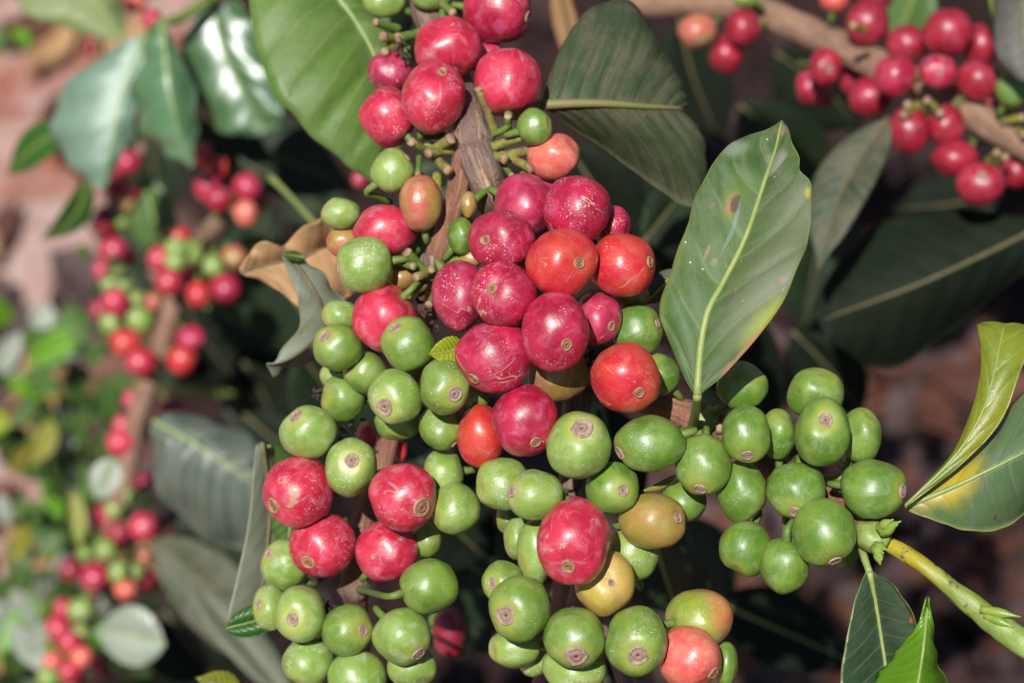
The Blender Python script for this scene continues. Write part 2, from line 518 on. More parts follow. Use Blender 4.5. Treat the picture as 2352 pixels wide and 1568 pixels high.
class Cherry:
    def __init__(s, c, rx, ry, rz, axis, seed):
        s.c, s.r3, s.seed = c, (rx, ry, rz), seed
        s.ax = Vector(axis).normalized()
        s.e1 = s.ax.orthogonal().normalized()
        s.e2 = s.ax.cross(s.e1)
        rr = random.Random(int(seed * 1000))
        s.dents = [(Vector((rr.gauss(0, 1), rr.gauss(0, 1), rr.gauss(0, 1))).normalized(), 0.02 + 0.05 * rr.random()) for _ in range(4)]
        s.flat = 0.05 + 0.05 * ((seed * 0.618) % 1)

    def surf(s, th, ph, out=0.0):
        d = s.e1 * (math.sin(th) * math.cos(ph)) + s.e2 * (math.sin(th) * math.sin(ph)) + s.ax * math.cos(th)
        p = 2.22
        q = (abs(math.sin(th)) ** p + abs(math.cos(th)) ** p) ** (-1 / p)
        q *= 1 - s.flat * math.exp(-(th / 0.36) ** 2) - 0.06 * math.exp(-((math.pi - th) / 0.3) ** 2)
        q *= 1 + 0.02 * math.cos(2 * ph + s.seed) * math.sin(th) ** 2 + 0.07 * sph_noise(d, s.seed) + 0.02 * noise.noise(d * 3.1 + Vector((s.seed, 0, 3)))
        for u, a_ in s.dents:
            t = (d.dot(u) - 0.7) / 0.3
            if t > 0:
                q *= 1 - a_ * t * t * (1.6 - 0.6 * t)
        q *= 1.03
        q += out
        v = d * q
        return s.c + RGT * (v.x * s.r3[0]) + UPV * (v.y * s.r3[1]) - FWD * (v.z * s.r3[2])


def build_cherry(name, c, rx, ry, rz, axis, kind, label, group, nav=0.0, navkind='navel_red', lo=False,
                 stalk_to=None, seed=0.0, stalk_mat='stalk_green', nstyle=0.0):
    ch = Cherry(c, rx, ry, rz, axis, seed)
    nt_, np_ = (14, 20) if lo else (30, 44)
    V, F, A = [ch.surf(0, 0)], [], [(1, 0, 0)]
    for i in range(1, nt_):
        th = math.pi * i / nt_
        for k in range(np_):
            ph = 2 * math.pi * k / np_
            V.append(ch.surf(th, ph))
            A.append((math.cos(ph), math.sin(ph), th / math.pi))
    V.append(ch.surf(math.pi, 0))
    A.append((1, 0, 1))
    for k in range(np_):
        F.append((0, 1 + k, 1 + (k + 1) % np_))
        F.append((len(V) - 1, 1 + (nt_ - 2) * np_ + (k + 1) % np_, 1 + (nt_ - 2) * np_ + k))
    for i in range(nt_ - 2):
        for k in range(np_):
            a = 1 + i * np_ + k
            b_ = 1 + i * np_ + (k + 1) % np_
            F.append((a, a + np_, b_ + np_, b_))
    if nav == 0 and stalk_to is None:
        o = link(name, V, F, M[kind], None, c, {'ang': A})
        return tag(o, label, 'coffee cherry', group)
    t = thing(name, c, label, 'coffee cherry', group)
    link('skin', V, F, M[kind], t, c, {'ang': A})
    if nav:
        V, F, A = [], [], []
        NR, NS = 12, 30
        for i in range(NR + 1):
            rho = i / NR
            h = 0.034 + 0.024 * math.exp(-((rho - 0.82) / 0.11) ** 2) - 0.026 * math.exp(-((rho - 0.58) / 0.13) ** 2) \
                + 0.026 * math.exp(-((rho - 0.34) / 0.09) ** 2) - 0.032 * math.exp(-(rho / 0.17) ** 2)
            if rho > 0.97:
                h = -0.012
            elif rho > 0.9:
                h = 0.022
            for k in range(NS):
                ph = 2 * math.pi * k / NS
                irr = 1 + (0.1 + nstyle) * noise.noise(Vector((math.cos(ph) * 1.4, math.sin(ph) * 1.4, seed))) + 0.05 * noise.noise(Vector((math.cos(ph) * 5, math.sin(ph) * 5, seed)))
                V.append(ch.surf(nav * rho * irr, ph, h))
                A.append((math.cos(ph), math.sin(ph), rho))
        for i in range(NR):
            for k in range(NS):
                k2 = (k + 1) % NS
                F.append((i * NS + k, (i + 1) * NS + k, (i + 1) * NS + k2, i * NS + k2))
        link('navel', V, F, M[navkind], t, c, {'ang': A})
    if stalk_to is not None:
        p0 = ch.surf(math.pi, 0)
        dirw = (p0 - c).normalized()
        end = stalk_to
        ln = (end - p0).length
        mid = p0 + dirw * min(0.0035, ln * 0.35)
        pts = [p0 - dirw * 0.0006, mid, mid.lerp(end, 0.5), end]
        tube('stalk', pts, [0.0011, 0.0008, 0.0008, 0.001], M[stalk_mat], t, c, n=10, seg=7)
    return t


def view_axis(x, y, rx, ry, spec):
    if spec is None:
        return None
    if spec[0] == 's':
        a, b = (spec[1] - x) / rx, -(spec[2] - y) / ry
        l = math.hypot(a, b)
        if l > 0.97:
            a, b, l = a * 0.97 / l, b * 0.97 / l, 0.97
        return (-a, -b, -math.sqrt(1 - l * l))
    a, b = (spec[0] - x) / rx, -(spec[1] - y) / ry
    l = math.hypot(a, b)
    if l > 0.985:
        a, b, l = a * 0.985 / l, b * 0.985 / l, 0.985
    return (a, b, math.sqrt(1 - l * l))


# x, y, half width, half height, kind, layer (0 = nearest), navel point or ('s', stalk point) or None, navel size, label
HERO = [
 (1143, 28, 76, 72, 'r', 2, (1214, 42), .2, 'crimson cherry cut off by the top edge of the photo above the main bunch'),
 (1028, 108, 74, 68, 'p', 1, (1038, 168), .2, 'red cherry with a pale sheen touching a pinker one below it at the top'),
 (1112, 128, 42, 44, 'm', 5, None, 0, 'half hidden dull red cherry in the gap behind the top red bunch'),
 (1166, 188, 73, 77, 'p', 1, ('s', 1167, 268), 0, 'glossy red cherry standing upright on a visible green stalk above the small green one'),
 (897, 165, 52, 48, 'm', 4, None, 0, 'shaded red cherry under the broken stubs at the left of the top bunch'),
 (996, 224, 71, 78, 'p', 0, (1019, 163), .17, 'pinkish red cherry with a grey navel facing up, front of the top bunch'),
 (893, 268, 63, 66, 'p', 2, ('s', 945, 322), 0, 'red cherry fading to orange underneath, lowest left in the top bunch'),
 (882, 2, 48, 38, 'l', 3, None, 0, 'light green cherry at the top edge over the broad sunlit leaf'),
 (990, -6, 46, 30, 'g', 3, None, 0, 'green cherry sliced by the top edge above the brown stem'),
 (1228, 291, 38, 42, 'g', 2, None, 0, 'small green cherry with a yellowish crown beside the folded dusty leaf'),
 (1272, 360, 58, 52, 'q', 4, None, 0, 'pale orange pink cherry below the small green one'),
 (901, 392, 48, 50, 'l', 3, (938, 362), .2, 'round light green cherry left of the forked brown stem'),
 (966, 466, 47, 62, 'y', 5, None, 0, 'mottled yellow and red cherry behind the left fork of the stem'),
 (1245, 417, 46, 34, 'r', 5, None, 0, 'red cherry peeping out between the orange one and the central bunch'),
 # central bunch
 (1203, 474, 65, 72, 'm', 3, None, 0, 'mauve red cherry with tan scuffs at the upper left of the central bunch'),
 (1325, 481, 74, 75, 'r', 2, None, 0, 'large round crimson cherry with tan flecks at the top of the central bunch'),
 (1405, 520, 42, 48, 'r', 5, None, 0, 'red cherry mostly hidden at the upper right edge of the central bunch'),
 (1153, 552, 74, 66, 'r', 1, (1112, 553), .185, 'crimson cherry with its ringed navel facing left in the central bunch'),
 (1291, 604, 79, 78, 'o', 0, (1331, 606), .185, 'orange red cherry with a grey ringed navel in the middle of the central bunch'),
 (1430, 609, 73, 72, 'o', 2, (1492, 603), .2, 'bright plain red cherry pointing right towards the large spotted leaf'),
 (1056, 677, 60, 80, 'm', 3, None, 0, 'dull pink cherry with corky scars at the left of the central bunch'),
 (1157, 676, 77, 72, 'r', 0, (1129, 662), .18, 'deep crimson cherry with a fine crack and a tan ringed navel'),
 (1275, 761, 76, 86, 'r', -1, (1301, 793), .185, 'tall crimson cherry with a red centred navel, frontmost of the central bunch'),
 (1372, 732, 52, 62, 'm', 3, (1404, 750), .2, 'red cherry with a red navel tucked right of the tall crimson one'),
 (1134, 818, 84, 80, 'r', 1, (1087, 870), .19, 'largest pink crimson cherry at the lower left of the central bunch'),
 (1435, 865, 77, 80, 'o', 0, (1466, 901), .175, 'orange red cherry with a dark ringed navel and a tan scab below it'),
 (1282, 857, 68, 62, 't', 4, None, 0, 'brownish olive cherry shaded beneath the tall crimson one'),
 (1206, 965, 76, 78, 'r', 1, (1230, 1013), .175, 'speckled crimson cherry with a grey navel low in the photo centre'),
 (1104, 1000, 54, 72, 'o', 4, None, 0, 'plain red cherry half hidden behind the speckled crimson one'),
 # left side
 (886, 530, 73, 58, 'p', 3, None, 0, 'pinkish red cherry behind the green one with a side stalk'),
 (880, 730, 70, 75, 'p', 2, ('s', 938, 672), 0, 'rose red cherry hanging from a thick green stalk among green ones'),
 (838, 608, 65, 62, 'l', 1, (773, 618), .2, 'speckled green cherry lying sideways with its stalk to the right'),
 (782, 490, 43, 35, 'l', 4, None, 0, 'small blurred light green cherry above the dry tan leaf'),
 (790, 556, 40, 36, 'y', 5, None, 0, 'blurred orange and green cherry over the dry tan leaf'),
 (781, 724, 40, 36, 'l', 4, None, 0, 'pale green cherry against the curled grey green leaf'),
 (937, 790, 59, 60, 'g', 1, (907, 751), .25, 'green cherry with its tan navel facing up left over the yellow leaflet'),
 (776, 797, 55, 52, 'g', 1, (747, 771), .3, 'green cherry with a broad tan navel below the pale green one'),
 (838, 855, 47, 47, 'g', 2, (804, 842), .22, 'small round green cherry with a side navel amid the left cluster'),
 (908, 910, 60, 62, 'l', 0, (885, 933), .33, 'light green cherry with a ragged navel at the front of the left cluster'),
 (1021, 888, 58, 62, 'g', 1, (1046, 904), .3, 'green cherry with a round brown navel left of the speckled crimson one'),
 (790, 913, 50, 52, 'g', 2, None, 0, 'plain green cherry over dark withered flowers in the left cluster'),
 (772, 862, 36, 32, 'l', 5, None, 0, 'pale green cherry peeping out under the broad naveled green one'),
 (914, 968, 52, 42, 'g', 4, None, 0, 'shaded green cherry directly beneath the one with a ragged navel'),
 (1018, 980, 52, 52, 'g', 4, (1047, 1021), .22, 'green cherry shaded above, beneath the one with a round brown navel'),
 (708, 991, 62, 58, 'l', 1, (680, 952), .28, 'light green cherry at the far left of the left cluster, navel upward'),
 (806, 1072, 60, 65, 'l', 0, (812, 1054), .27, 'light green cherry with a centred navel above four red ones'),
 (1092, 908, 32, 36, 'd', 5, None, 0, 'dark green cherry in the crevice under the largest pink crimson one'),
 (918, 636, 36, 30, 'v', 6, None, 0, 'yellow olive cherry hidden behind the sideways speckled green one'),
 (1076, 470, 18, 30, 'v', 7, None, 0, 'yellow brown cherry glimpsed between the forks of the stem'),
 (1060, 542, 30, 42, 'd', 7, None, 0, 'green cherry in shade right of the thin brown twig'),
 (1082, 592, 26, 22, 'v', 7, None, 0, 'yellowish cherry barely visible above the dull pink scarred one'),
 (1450, 680, 42, 34, 't', 6, None, 0, 'dark olive cherry in shadow below the plain bright red one'),
 # four reds
 (685, 1127, 79, 79, 'p', 1, (631, 1158), .25, 'big round red cherry, upper left of the four red ones'),
 (927, 1141, 77, 75, 'p', 1, (972, 1161), .3, 'red cherry with a wide tan navel, upper right of the four'),
 (742, 1252, 74, 71, 'p', 2, (709, 1290), .26, 'red cherry with tan scars and a pale navel, lower left of the four'),
 (888, 1265, 71, 67, 'p', 3, None, 0, 'red cherry with a tan crescent scar, lower right of the four'),
 # bottom left greens
 (1045, 1168, 56, 58, 'l', 3, None, 0, 'light green cherry right of the red one with a wide tan navel'),
 (1018, 1085, 46, 52, 'l', 6, None, 0, 'pale green cherry behind, above right of the four red ones'),
 (980, 1240, 33, 42, 'g', 6, None, 0, 'shaded green cherry behind the lower right red one of the four'),
 (655, 1298, 52, 58, 'l', 3, (618, 1268), .2, 'pale green cherry left of the scarred red one, over the grey leaf'),
 (986, 1346, 66, 60, 'd', 2, ('s', 922, 1360), 0, 'smooth dark green cherry on a green side stalk at the lower left bunch'),
 (621, 1395, 38, 52, 'l', 3, (594, 1383), .24, 'narrow green cherry at the leftmost end of the lower left bunch'),
 (690, 1408, 58, 64, 'l', 1, (676, 1416), .26, 'green cherry with a thread on its navel in the lower left bunch'),
 (798, 1446, 58, 58, 'g', 1, (838, 1441), .24, 'green cherry with a right facing navel, middle of the lower left bunch'),
 (922, 1459, 66, 64, 'l', 1, (963, 1497), .27, 'large light green cherry with a tan navel at its lower right'),
 (708, 1520, 57, 56, 'l', 3, None, 0, 'pale green cherry at the bottom below the thread naveled one'),
 (820, 1552, 66, 56, 'l', 2, None, 0, 'yellowish green cherry cut by the bottom edge'),
 (948, 1530, 56, 50, 'l', 4, None, 0, 'pale green cherry behind the large light green one at the bottom'),
 # right centre greens
 (1328, 1022, 75, 74, 'l', 0, (1334, 979), .33, 'big light green cherry with a broad grey navel on top, photo centre'),
 (1493, 1019, 79, 64, 'd', 1, (1420, 1040), .26, 'long smooth green cherry lying sideways below the brown twig'),
 (1614, 1066, 62, 69, 'g', 1, (1605, 1122), .25, 'green cherry with its navel straight down, below the leaf stalk'),
 (1714, 995, 55, 62, 'd', 1, (1714, 1045), .26, 'smooth green cherry right of the leaf stalk with navel down'),
 (1788, 995, 38, 56, 'd', 4, None, 0, 'green cherry with a brown scar line wedged between two larger ones'),
 (1703, 886, 56, 53, 'd', 3, None, 0, 'green cherry half in the shadow of the large spotted leaf'),
 (1463, 758, 58, 55, 'd', 4, (1513, 742), .2, 'bright green cherry between the red bunch and the large leaf'),
 (1514, 860, 46, 46, 'd', 5, None, 0, 'green cherry cut by a shadow, left behind the large leaf base'),
 (1875, 906, 62, 58, 'd', 3, None, 0, 'smooth green cherry at the top of the right cluster'),
 (1888, 991, 66, 74, 'd', 0, (1890, 960), .25, 'green cherry with a tan navel facing up and two brown scratches'),
 (1977, 998, 46, 60, 'd', 3, None, 0, 'green cherry at the right side behind the scratched one'),
 (1830, 1125, 65, 62, 'd', 1, (1822, 1172), .25, 'round green cherry with a small downward navel, middle of the right cluster'),
 (2005, 1121, 75, 68, 'd', 1, (2069, 1126), .24, 'large green cherry pointing right at the end of the right cluster'),
 (1704, 1128, 57, 68, 'd', 3, (1740, 1192), .2, 'green cherry half shaded left of the middle of the right cluster'),
 (1893, 1222, 70, 78, 'd', 0, (1915, 1288), .24, 'largest squarish green cherry low in the right cluster'),
 (1931, 1262, 42, 42, 'd', 4, None, 0, 'green cherry edge showing behind the largest squarish one'),
 (1711, 1258, 58, 62, 'd', 3, None, 0, 'plain green cherry with a shaded top at the lower left of the right cluster'),
 (1802, 1297, 56, 64, 'd', 2, ('s', 1806, 1237), 0, 'lowest hanging green cherry of the right cluster'),
 # lower middle
 (1407, 1121, 60, 58, 'd', 2, (1428, 1122), .22, 'small green cherry with a centred tan navel above the olive one'),
 (1500, 1196, 74, 64, 'v', 2, (1556, 1185), .2, 'olive orange cherry with a green navel on its right'),
 (1155, 1110, 62, 60, 'l', 3, None, 0, 'pale green cherry left behind one with a sideways navel'),
 (1230, 1136, 63, 56, 'l', 1, (1174, 1126), .26, 'speckled green cherry with its navel pointing left at the centre'),
 (1320, 1243, 86, 95, 'p', -1, (1302, 1297), .2, 'biggest red cherry with a tiny white chip, above the yellow one'),
 (1232, 1265, 44, 75, 'l', 4, None, 0, 'tall light green cherry beside the biggest red one'),
 (1192, 1236, 34, 50, 'l', 5, None, 0, 'waxy green cherry behind the tall light green one'),
 (1172, 1190, 32, 38, 'g', 7, None, 0, 'green cherry deep in the gap at the left of the lower middle bunch'),
 (1156, 1338, 46, 50, 'g', 3, (1128, 1335), .28, 'green cherry with a brown edge navel behind the broad scabbed one'),
 (1193, 1397, 70, 72, 'g', 0, (1158, 1408), .36, 'green cherry with the broad pale scabby navel at the left of the lower middle bunch'),
 (1390, 1338, 66, 73, 'w', 2, (1402, 1330), .12, 'yellow cherry under the biggest red one'),
 (1452, 1270, 60, 60, 'l', 5, None, 0, 'waxy pale green cherry behind the biggest red one'),
 (1570, 1150, 52, 48, 'd', 6, None, 0, 'green cherry with a tan rim behind the olive orange one'),
 (1320, 1463, 69, 67, 'g', 0, (1322, 1500), .4, 'green cherry with the largest brown navel facing down, bottom middle'),
 (1462, 1471, 71, 75, 'g', 0, (1462, 1499), .34, 'green cherry with a green centred grey navel, bottom middle'),
 (1181, 1488, 56, 46, 'l', 4, None, 0, 'pale green cherry below the broad scabbed one'),
 (1226, 1521, 34, 32, 'l', 6, None, 0, 'small green cherry low behind the bottom middle pair'),
 (1320, 1536, 72, 54, 'l', 3, (1342, 1574), .3, 'light green cherry at the bottom edge under the largest navel'),
 (1608, 1420, 75, 66, 'x', 3, ('s', 1538, 1428), 0, 'green cherry turning orange on its right half'),
 (1583, 1508, 74, 70, 'q', 1, (1637, 1542), .24, 'salmon red cherry with a tan navel at the bottom right of the bunch'),
 (1668, 1525, 26, 50, 'd', 4, None, 0, 'green cherry sliver right of the salmon red one'),
]

# blurred background cherries: x, y, rx, ry, kind, depth, navel, label
UR = 'red cherries on the blurred upper right branch'
LB = 'blurred cherries on the far left branch'
BACK = [
 (1603, 72, 44, 38, 'y', .82, None, UR, 'blurred orange brown cherry left of two red ones, top right'),
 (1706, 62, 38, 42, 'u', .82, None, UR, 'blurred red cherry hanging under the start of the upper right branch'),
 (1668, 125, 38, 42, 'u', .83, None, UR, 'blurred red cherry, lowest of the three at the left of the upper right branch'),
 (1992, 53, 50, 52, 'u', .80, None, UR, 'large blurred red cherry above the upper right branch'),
 (1918, 0, 35, 26, 'q', .81, None, UR, 'blurred orange cherry at the top edge, upper right'),
 (2012, -4, 40, 30, 'k', .82, None, UR, 'dark red cherry at the top edge above the large blurred red one'),
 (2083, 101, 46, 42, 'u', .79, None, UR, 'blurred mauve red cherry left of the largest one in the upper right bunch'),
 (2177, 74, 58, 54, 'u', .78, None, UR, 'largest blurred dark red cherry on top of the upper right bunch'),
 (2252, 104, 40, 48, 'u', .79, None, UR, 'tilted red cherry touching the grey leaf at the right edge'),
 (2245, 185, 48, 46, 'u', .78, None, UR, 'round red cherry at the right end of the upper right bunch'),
 (2057, 174, 45, 48, 'r', .77, None, UR, 'bright red cherry in front of the upper right branch'),
 (2154, 164, 45, 38, 'r', .77, (2152, 174), UR, 'bright red cherry with a dark navel amid the upper right bunch'),
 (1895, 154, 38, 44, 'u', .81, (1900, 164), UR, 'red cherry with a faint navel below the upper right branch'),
 (1859, 200, 32, 38, 'r', .83, None, UR, 'shaded orange red cherry at the far left below the upper right branch'),
 (1886, 218, 30, 28, 'k', .845, None, UR, 'very dark red cherry in shade behind the faint naveled one'),
 (1959, 181, 36, 36, 'k', .82, None, UR, 'dim red cherry between two brighter ones below the upper right branch'),
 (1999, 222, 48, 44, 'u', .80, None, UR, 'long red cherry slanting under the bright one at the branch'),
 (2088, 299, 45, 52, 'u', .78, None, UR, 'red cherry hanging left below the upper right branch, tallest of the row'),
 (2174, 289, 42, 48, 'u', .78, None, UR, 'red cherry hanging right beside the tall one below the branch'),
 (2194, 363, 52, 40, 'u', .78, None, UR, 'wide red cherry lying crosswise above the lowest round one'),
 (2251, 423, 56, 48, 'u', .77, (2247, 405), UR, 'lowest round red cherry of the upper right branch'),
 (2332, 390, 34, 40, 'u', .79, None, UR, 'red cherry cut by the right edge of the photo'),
 (2268, 229, 26, 26, 'k', .82, None, UR, 'dark red cherry in shade just above the upper right branch'),
 (2325, 205, 38, 40, 'd', .77, None, UR, 'blurred green cherry at the right edge above the upper right branch'),
 (2352, 172, 20, 22, 'r', .80, None, UR, 'sliver of an orange red cherry at the right edge above the green one'),
 (1712, -2, 28, 20, 'g', .82, None, UR, 'blurred green cherry at the top edge over the branch start'),
 (828, 412, 22, 20, 'r', .80, None, None, 'blurred red cherry under the tip of the broad sunlit leaf'),
 (1032, 1450, 38, 58, 'k', .68, None, None, 'dim dark red cherry behind the lower left bunch'),
 (1010, 1425, 26, 22, 'd', .69, None, None, 'dim bluish green cherry behind the lower left bunch'),
 (842, 1002, 22, 34, 'o', .64, None, None, 'sliver of red cherry behind the withered flowers at the left'),
 (919, 1034, 16, 26, 'o', .64, None, None, 'small red sliver beside the twig above the four red cherries'),
 # left branch
 (464, 356, 26, 28, 'o', 0.980, None, LB, 'blurred red cherry, topmost of the bunch under the dark leaf'),
 (497, 386, 30, 28, 'o', 0.980, None, LB, 'blurred red cherry slanting below the topmost one of its bunch'),
 (478, 432, 32, 32, 'r', 0.970, None, LB, 'blurred pink red cherry at the left of the bunch under the dark leaf'),
 (503, 457, 30, 28, 'r', 0.960, None, LB, 'blurred red cherry touching the branch top under the dark leaf'),
 (568, 430, 33, 34, 'r', 0.960, None, LB, 'blurred red cherry at the right of the bunch under the dark leaf'),
 (564, 489, 27, 30, 'q', 0.960, None, LB, 'blurred orange cherry hanging lowest in the bunch under the dark leaf'),
 (592, 463, 24, 26, 'k', 0.980, None, LB, 'blurred dark red cherry behind the hanging orange one'),
 (292, 373, 32, 30, 'r', 1.06, None, LB, 'blurred red cherry just below the glossy pale leaf pair'),
 (254, 388, 22, 24, 'o', 1.08, None, LB, 'blurred faded red cherry under the pale leaf tip'),
 (256, 427, 25, 26, 'k', 1.08, None, LB, 'blurred maroon cherry left of the pale veined dark leaf'),
 (302, 442, 22, 22, 'k', 1.08, None, LB, 'blurred maroon cherry nearest the pale veined dark leaf'),
 (292, 466, 18, 22, 'y', 1.08, None, LB, 'blurred dull orange cherry below two maroon ones'),
 (240, 510, 28, 36, 'k', 1.09, None, LB, 'blurred very dark crimson cherry at the far left strand'),
 (280, 506, 22, 22, 'l', 1.09, None, LB, 'blurred pale green cherry beside the very dark crimson one'),
 (262, 575, 32, 32, 'r', 1.08, None, LB, 'blurred crimson cherry in the middle of the far left strand'),
 (290, 590, 24, 24, 'm', 1.09, None, LB, 'blurred mauve red cherry right of the crimson one on the far left strand'),
 (269, 612, 22, 22, 'l', 1.07, None, LB, 'blurred green cherry under the crimson one on the far left strand'),
 (235, 622, 22, 28, 'm', 1.10, None, LB, 'blurred dull mauve cherry at the edge of the red ground'),
 (255, 650, 26, 24, 'l', 1.08, None, LB, 'blurred green cherry above a bright red one on the far left strand'),
 (285, 652, 20, 20, 'l', 1.08, None, LB, 'blurred pale green cherry right above a bright red one'),
 (264, 694, 31, 31, 'p', 1.06, None, LB, 'blurred bright red cherry below two green ones at the left'),
 (290, 714, 24, 24, 'p', 1.08, None, LB, 'blurred pink cherry tucked under the bright red one at the left'),
 (228, 713, 24, 26, 'k', 1.10, None, LB, 'blurred purple red cherry leftmost beside the bright red one'),
 (312, 688, 20, 20, 'l', 1.07, None, LB, 'small blurred green cherry left of an orange one'),
 (353, 692, 20, 22, 'y', 1.07, None, LB, 'small blurred orange cherry left of the branch'),
 (255, 742, 26, 26, 'l', 1.08, None, LB, 'blurred dusty green cherry left above the orange red one'),
 (321, 735, 31, 30, 'l', 1.05, None, LB, 'blurred bright green cherry above the orange red one'),
 (289, 786, 36, 33, 'o', 1.03, None, LB, 'blurred orange red cherry left of the branch middle'),
 (325, 830, 35, 31, 'p', 1.03, None, LB, 'blurred pink red cherry touching the branch below the orange red one'),
 (438, 778, 33, 30, 'm', 1.03, None, LB, 'blurred dark pink cherry right of the branch middle'),
 (418, 826, 33, 34, 'o', 1.02, None, LB, 'blurred bright red cherry right of the branch, below the dark pink one'),
 (410, 546, 30, 28, 'o', 1.03, None, LB, 'blurred red cherry behind the green ones on the branch'),
 (368, 595, 28, 32, 'p', 1.02, None, LB, 'blurred pink red cherry left of the green ones on the branch'),
 (403, 570, 24, 24, 'l', 1.0, None, LB, 'blurred green cherry, upper left of the green trio on the branch'),
 (441, 584, 26, 28, 'l', 1.0, None, LB, 'blurred yellow green cherry, right of the green trio on the branch'),
 (402, 600, 24, 22, 'l', 0.99, None, LB, 'blurred green cherry, lowest of the green trio on the branch'),
 (388, 648, 31, 30, 'p', 1.01, None, LB, 'blurred pink red cherry below the green trio'),
 (433, 644, 34, 32, 'm', 1.02, None, LB, 'blurred wide mauve red cherry over the branch'),
 (457, 676, 28, 30, 'o', 1.0, None, LB, 'blurred orange red cherry right of the branch below the wide mauve one'),
 (518, 662, 34, 33, 'r', 0.99, None, LB, 'blurred shiny crimson cherry at the right of the branch near the dry leaf'),
 (490, 611, 26, 27, 'l', 1.0, None, LB, 'blurred yellowish green cherry above the shiny crimson one'),
 (537, 592, 30, 28, 'y', 1.01, None, LB, 'blurred orange brown cherry at the tip of the dry leaf'),
 (282, 976, 22, 24, 'p', 1.06, None, LB, 'blurred pale red cherry at the low left beside the pale grey leaf'),
 (280, 1016, 35, 33, 'p', 1.05, None, LB, 'blurred pink red cherry at the left end of the pale grey leaf'),
 (345, 992, 22, 24, 'k', 1.07, None, LB, 'blurred dark red cherry at the base of the pale grey leaf'),
 (393, 934, 30, 20, 'k', 1.08, None, LB, 'blurred dark crimson cherry on top of the pale grey leaf'),
 (302, 917, 20, 24, 'p', 1.08, None, LB, 'blurred pale red cherry left of the low branch'),
 (329, 1109, 20, 24, 'k', 1.05, None, LB, 'blurred dark red cherry right of the low branch'),
 (333, 1146, 22, 22, 'l', 1.04, None, LB, 'blurred green cherry under a dark red one at the low branch'),
 (296, 1138, 20, 20, 'l', 1.05, None, LB, 'small blurred green cherry on the low branch'),
 (262, 1170, 24, 24, 'l', 1.05, None, LB, 'blurred green cherry between pink ones on the low branch'),
 (227, 1190, 27, 28, 'p', 1.05, None, LB, 'blurred pink red cherry right of the yellow leaf'),
 (272, 1224, 29, 29, 'k', 1.04, None, LB, 'blurred maroon cherry with a grey bloom on the low branch'),
 (330, 1209, 34, 32, 'p', 1.02, None, LB, 'blurred bright pink red cherry, rightmost on the low branch'),
 (243, 1261, 24, 25, 'l', 1.03, None, LB, 'blurred pale green cherry under the maroon one'),
 (198, 1270, 22, 20, 'd', 1.06, None, LB, 'blurred dark green cherry left of the pale green one'),
 (163, 1307, 28, 27, 'k', 1.06, None, LB, 'blurred maroon cherry at the left of the low bunch'),
 (219, 1323, 34, 33, 'r', 1.03, None, LB, 'blurred crimson cherry in the low bunch'),
 (272, 1313, 23, 27, 'l', 1.03, None, LB, 'blurred pale green cherry right of the low crimson one'),
 (309, 1312, 20, 20, 'l', 1.04, None, LB, 'small blurred green cherry in the low bunch'),
 (289, 1353, 26, 24, 'q', 1.03, None, LB, 'blurred pale orange red cherry at the bottom of the low bunch'),
 (331, 1332, 27, 30, 'k', 1.05, None, LB, 'blurred dark red cherry in shade right of the low bunch'),
 (330, 1278, 20, 18, 'y', 1.06, None, LB, 'dim blurred orange cherry right of the low bunch'),
 (147, 1398, 23, 26, 'p', 1.04, None, LB, 'blurred pink cherry at the top of the lowest bunch'),
 (185, 1400, 30, 30, 'l', 1.03, None, LB, 'blurred pale green cherry at the top of the lowest bunch'),
 (134, 1443, 30, 31, 'p', 1.03, None, LB, 'blurred rosy cherry at the left of the lowest bunch'),
 (160, 1474, 25, 25, 'p', 1.02, None, LB, 'blurred rosy cherry in the middle of the lowest bunch'),
 (186, 1458, 22, 24, 'l', 1.03, None, LB, 'blurred green cherry left of the pale round leaf'),
 (122, 1518, 22, 24, 'q', 1.04, None, LB, 'blurred orange cherry near the bottom left corner'),
 (188, 1508, 26, 27, 'q', 1.02, None, LB, 'blurred pale pink orange cherry near the bottom left corner'),
 (160, 1541, 26, 26, 'p', 1.02, None, LB, 'blurred pink red cherry at the bottom edge, low left'),
 (227, 1528, 20, 20, 'r', 1.04, None, LB, 'small blurred red cherry under the pale round leaf'),
 (112, 1555, 26, 22, 'l', 1.03, None, LB, 'blurred pale green cherry cut by the bottom edge at the left'),
 (309, 8, 26, 22, 'q', .98, None, None, 'blurred orange cherry at the top edge over the glossy leaf pair'),
 (349, 45, 24, 22, 'r', .98, None, None, 'blurred red cherry behind the top of the glossy leaf pair'),
 (208, 112, 14, 16, 'k', 1.05, None, None, 'tiny blurred maroon cherry left of the glossy leaf pair'),
]

# branch centre lines (view x, y, absolute depth)
MAIN = [(975, -60, .652), (985, 20, .645), (1012, 110, .636), (1050, 200, .624), (1082, 285, .606), (1086, 335, .604)]
FORK_L = [(1084, 330, .604), (1062, 385, .603), (1048, 450, .602), (1020, 540, .602), (1002, 600, .603), (985, 665, .612), (978, 730, .622),
          (950, 850, .632), (905, 960, .634), (882, 1050, .632), (850, 1150, .630), (822, 1250, .624), (812, 1310, .618), (815, 1350, .618), (824, 1420, .628), (835, 1500, .64)]
FORK_R = [(1086, 335, .604), (1105, 385, .601), (1128, 440, .603), (1150, 500, .608), (1210, 610, .616), (1280, 740, .620), (1335, 850, .616), (1325, 930, .612),
          (1312, 1010, .612), (1316, 1120, .612), (1330, 1230, .618), (1370, 1380, .628), (1432, 1530, .632), (1450, 1600, .632)]
TWIG_R = [(1345, 850, .614), (1420, 895, .606), (1480, 915, .598), (1560, 945, .594), (1612, 968, .592), (1700, 1020, .596), (1785, 1078, .595),
          (1890, 1135, .594), (1960, 1190, .586), (2003, 1222, .580)]
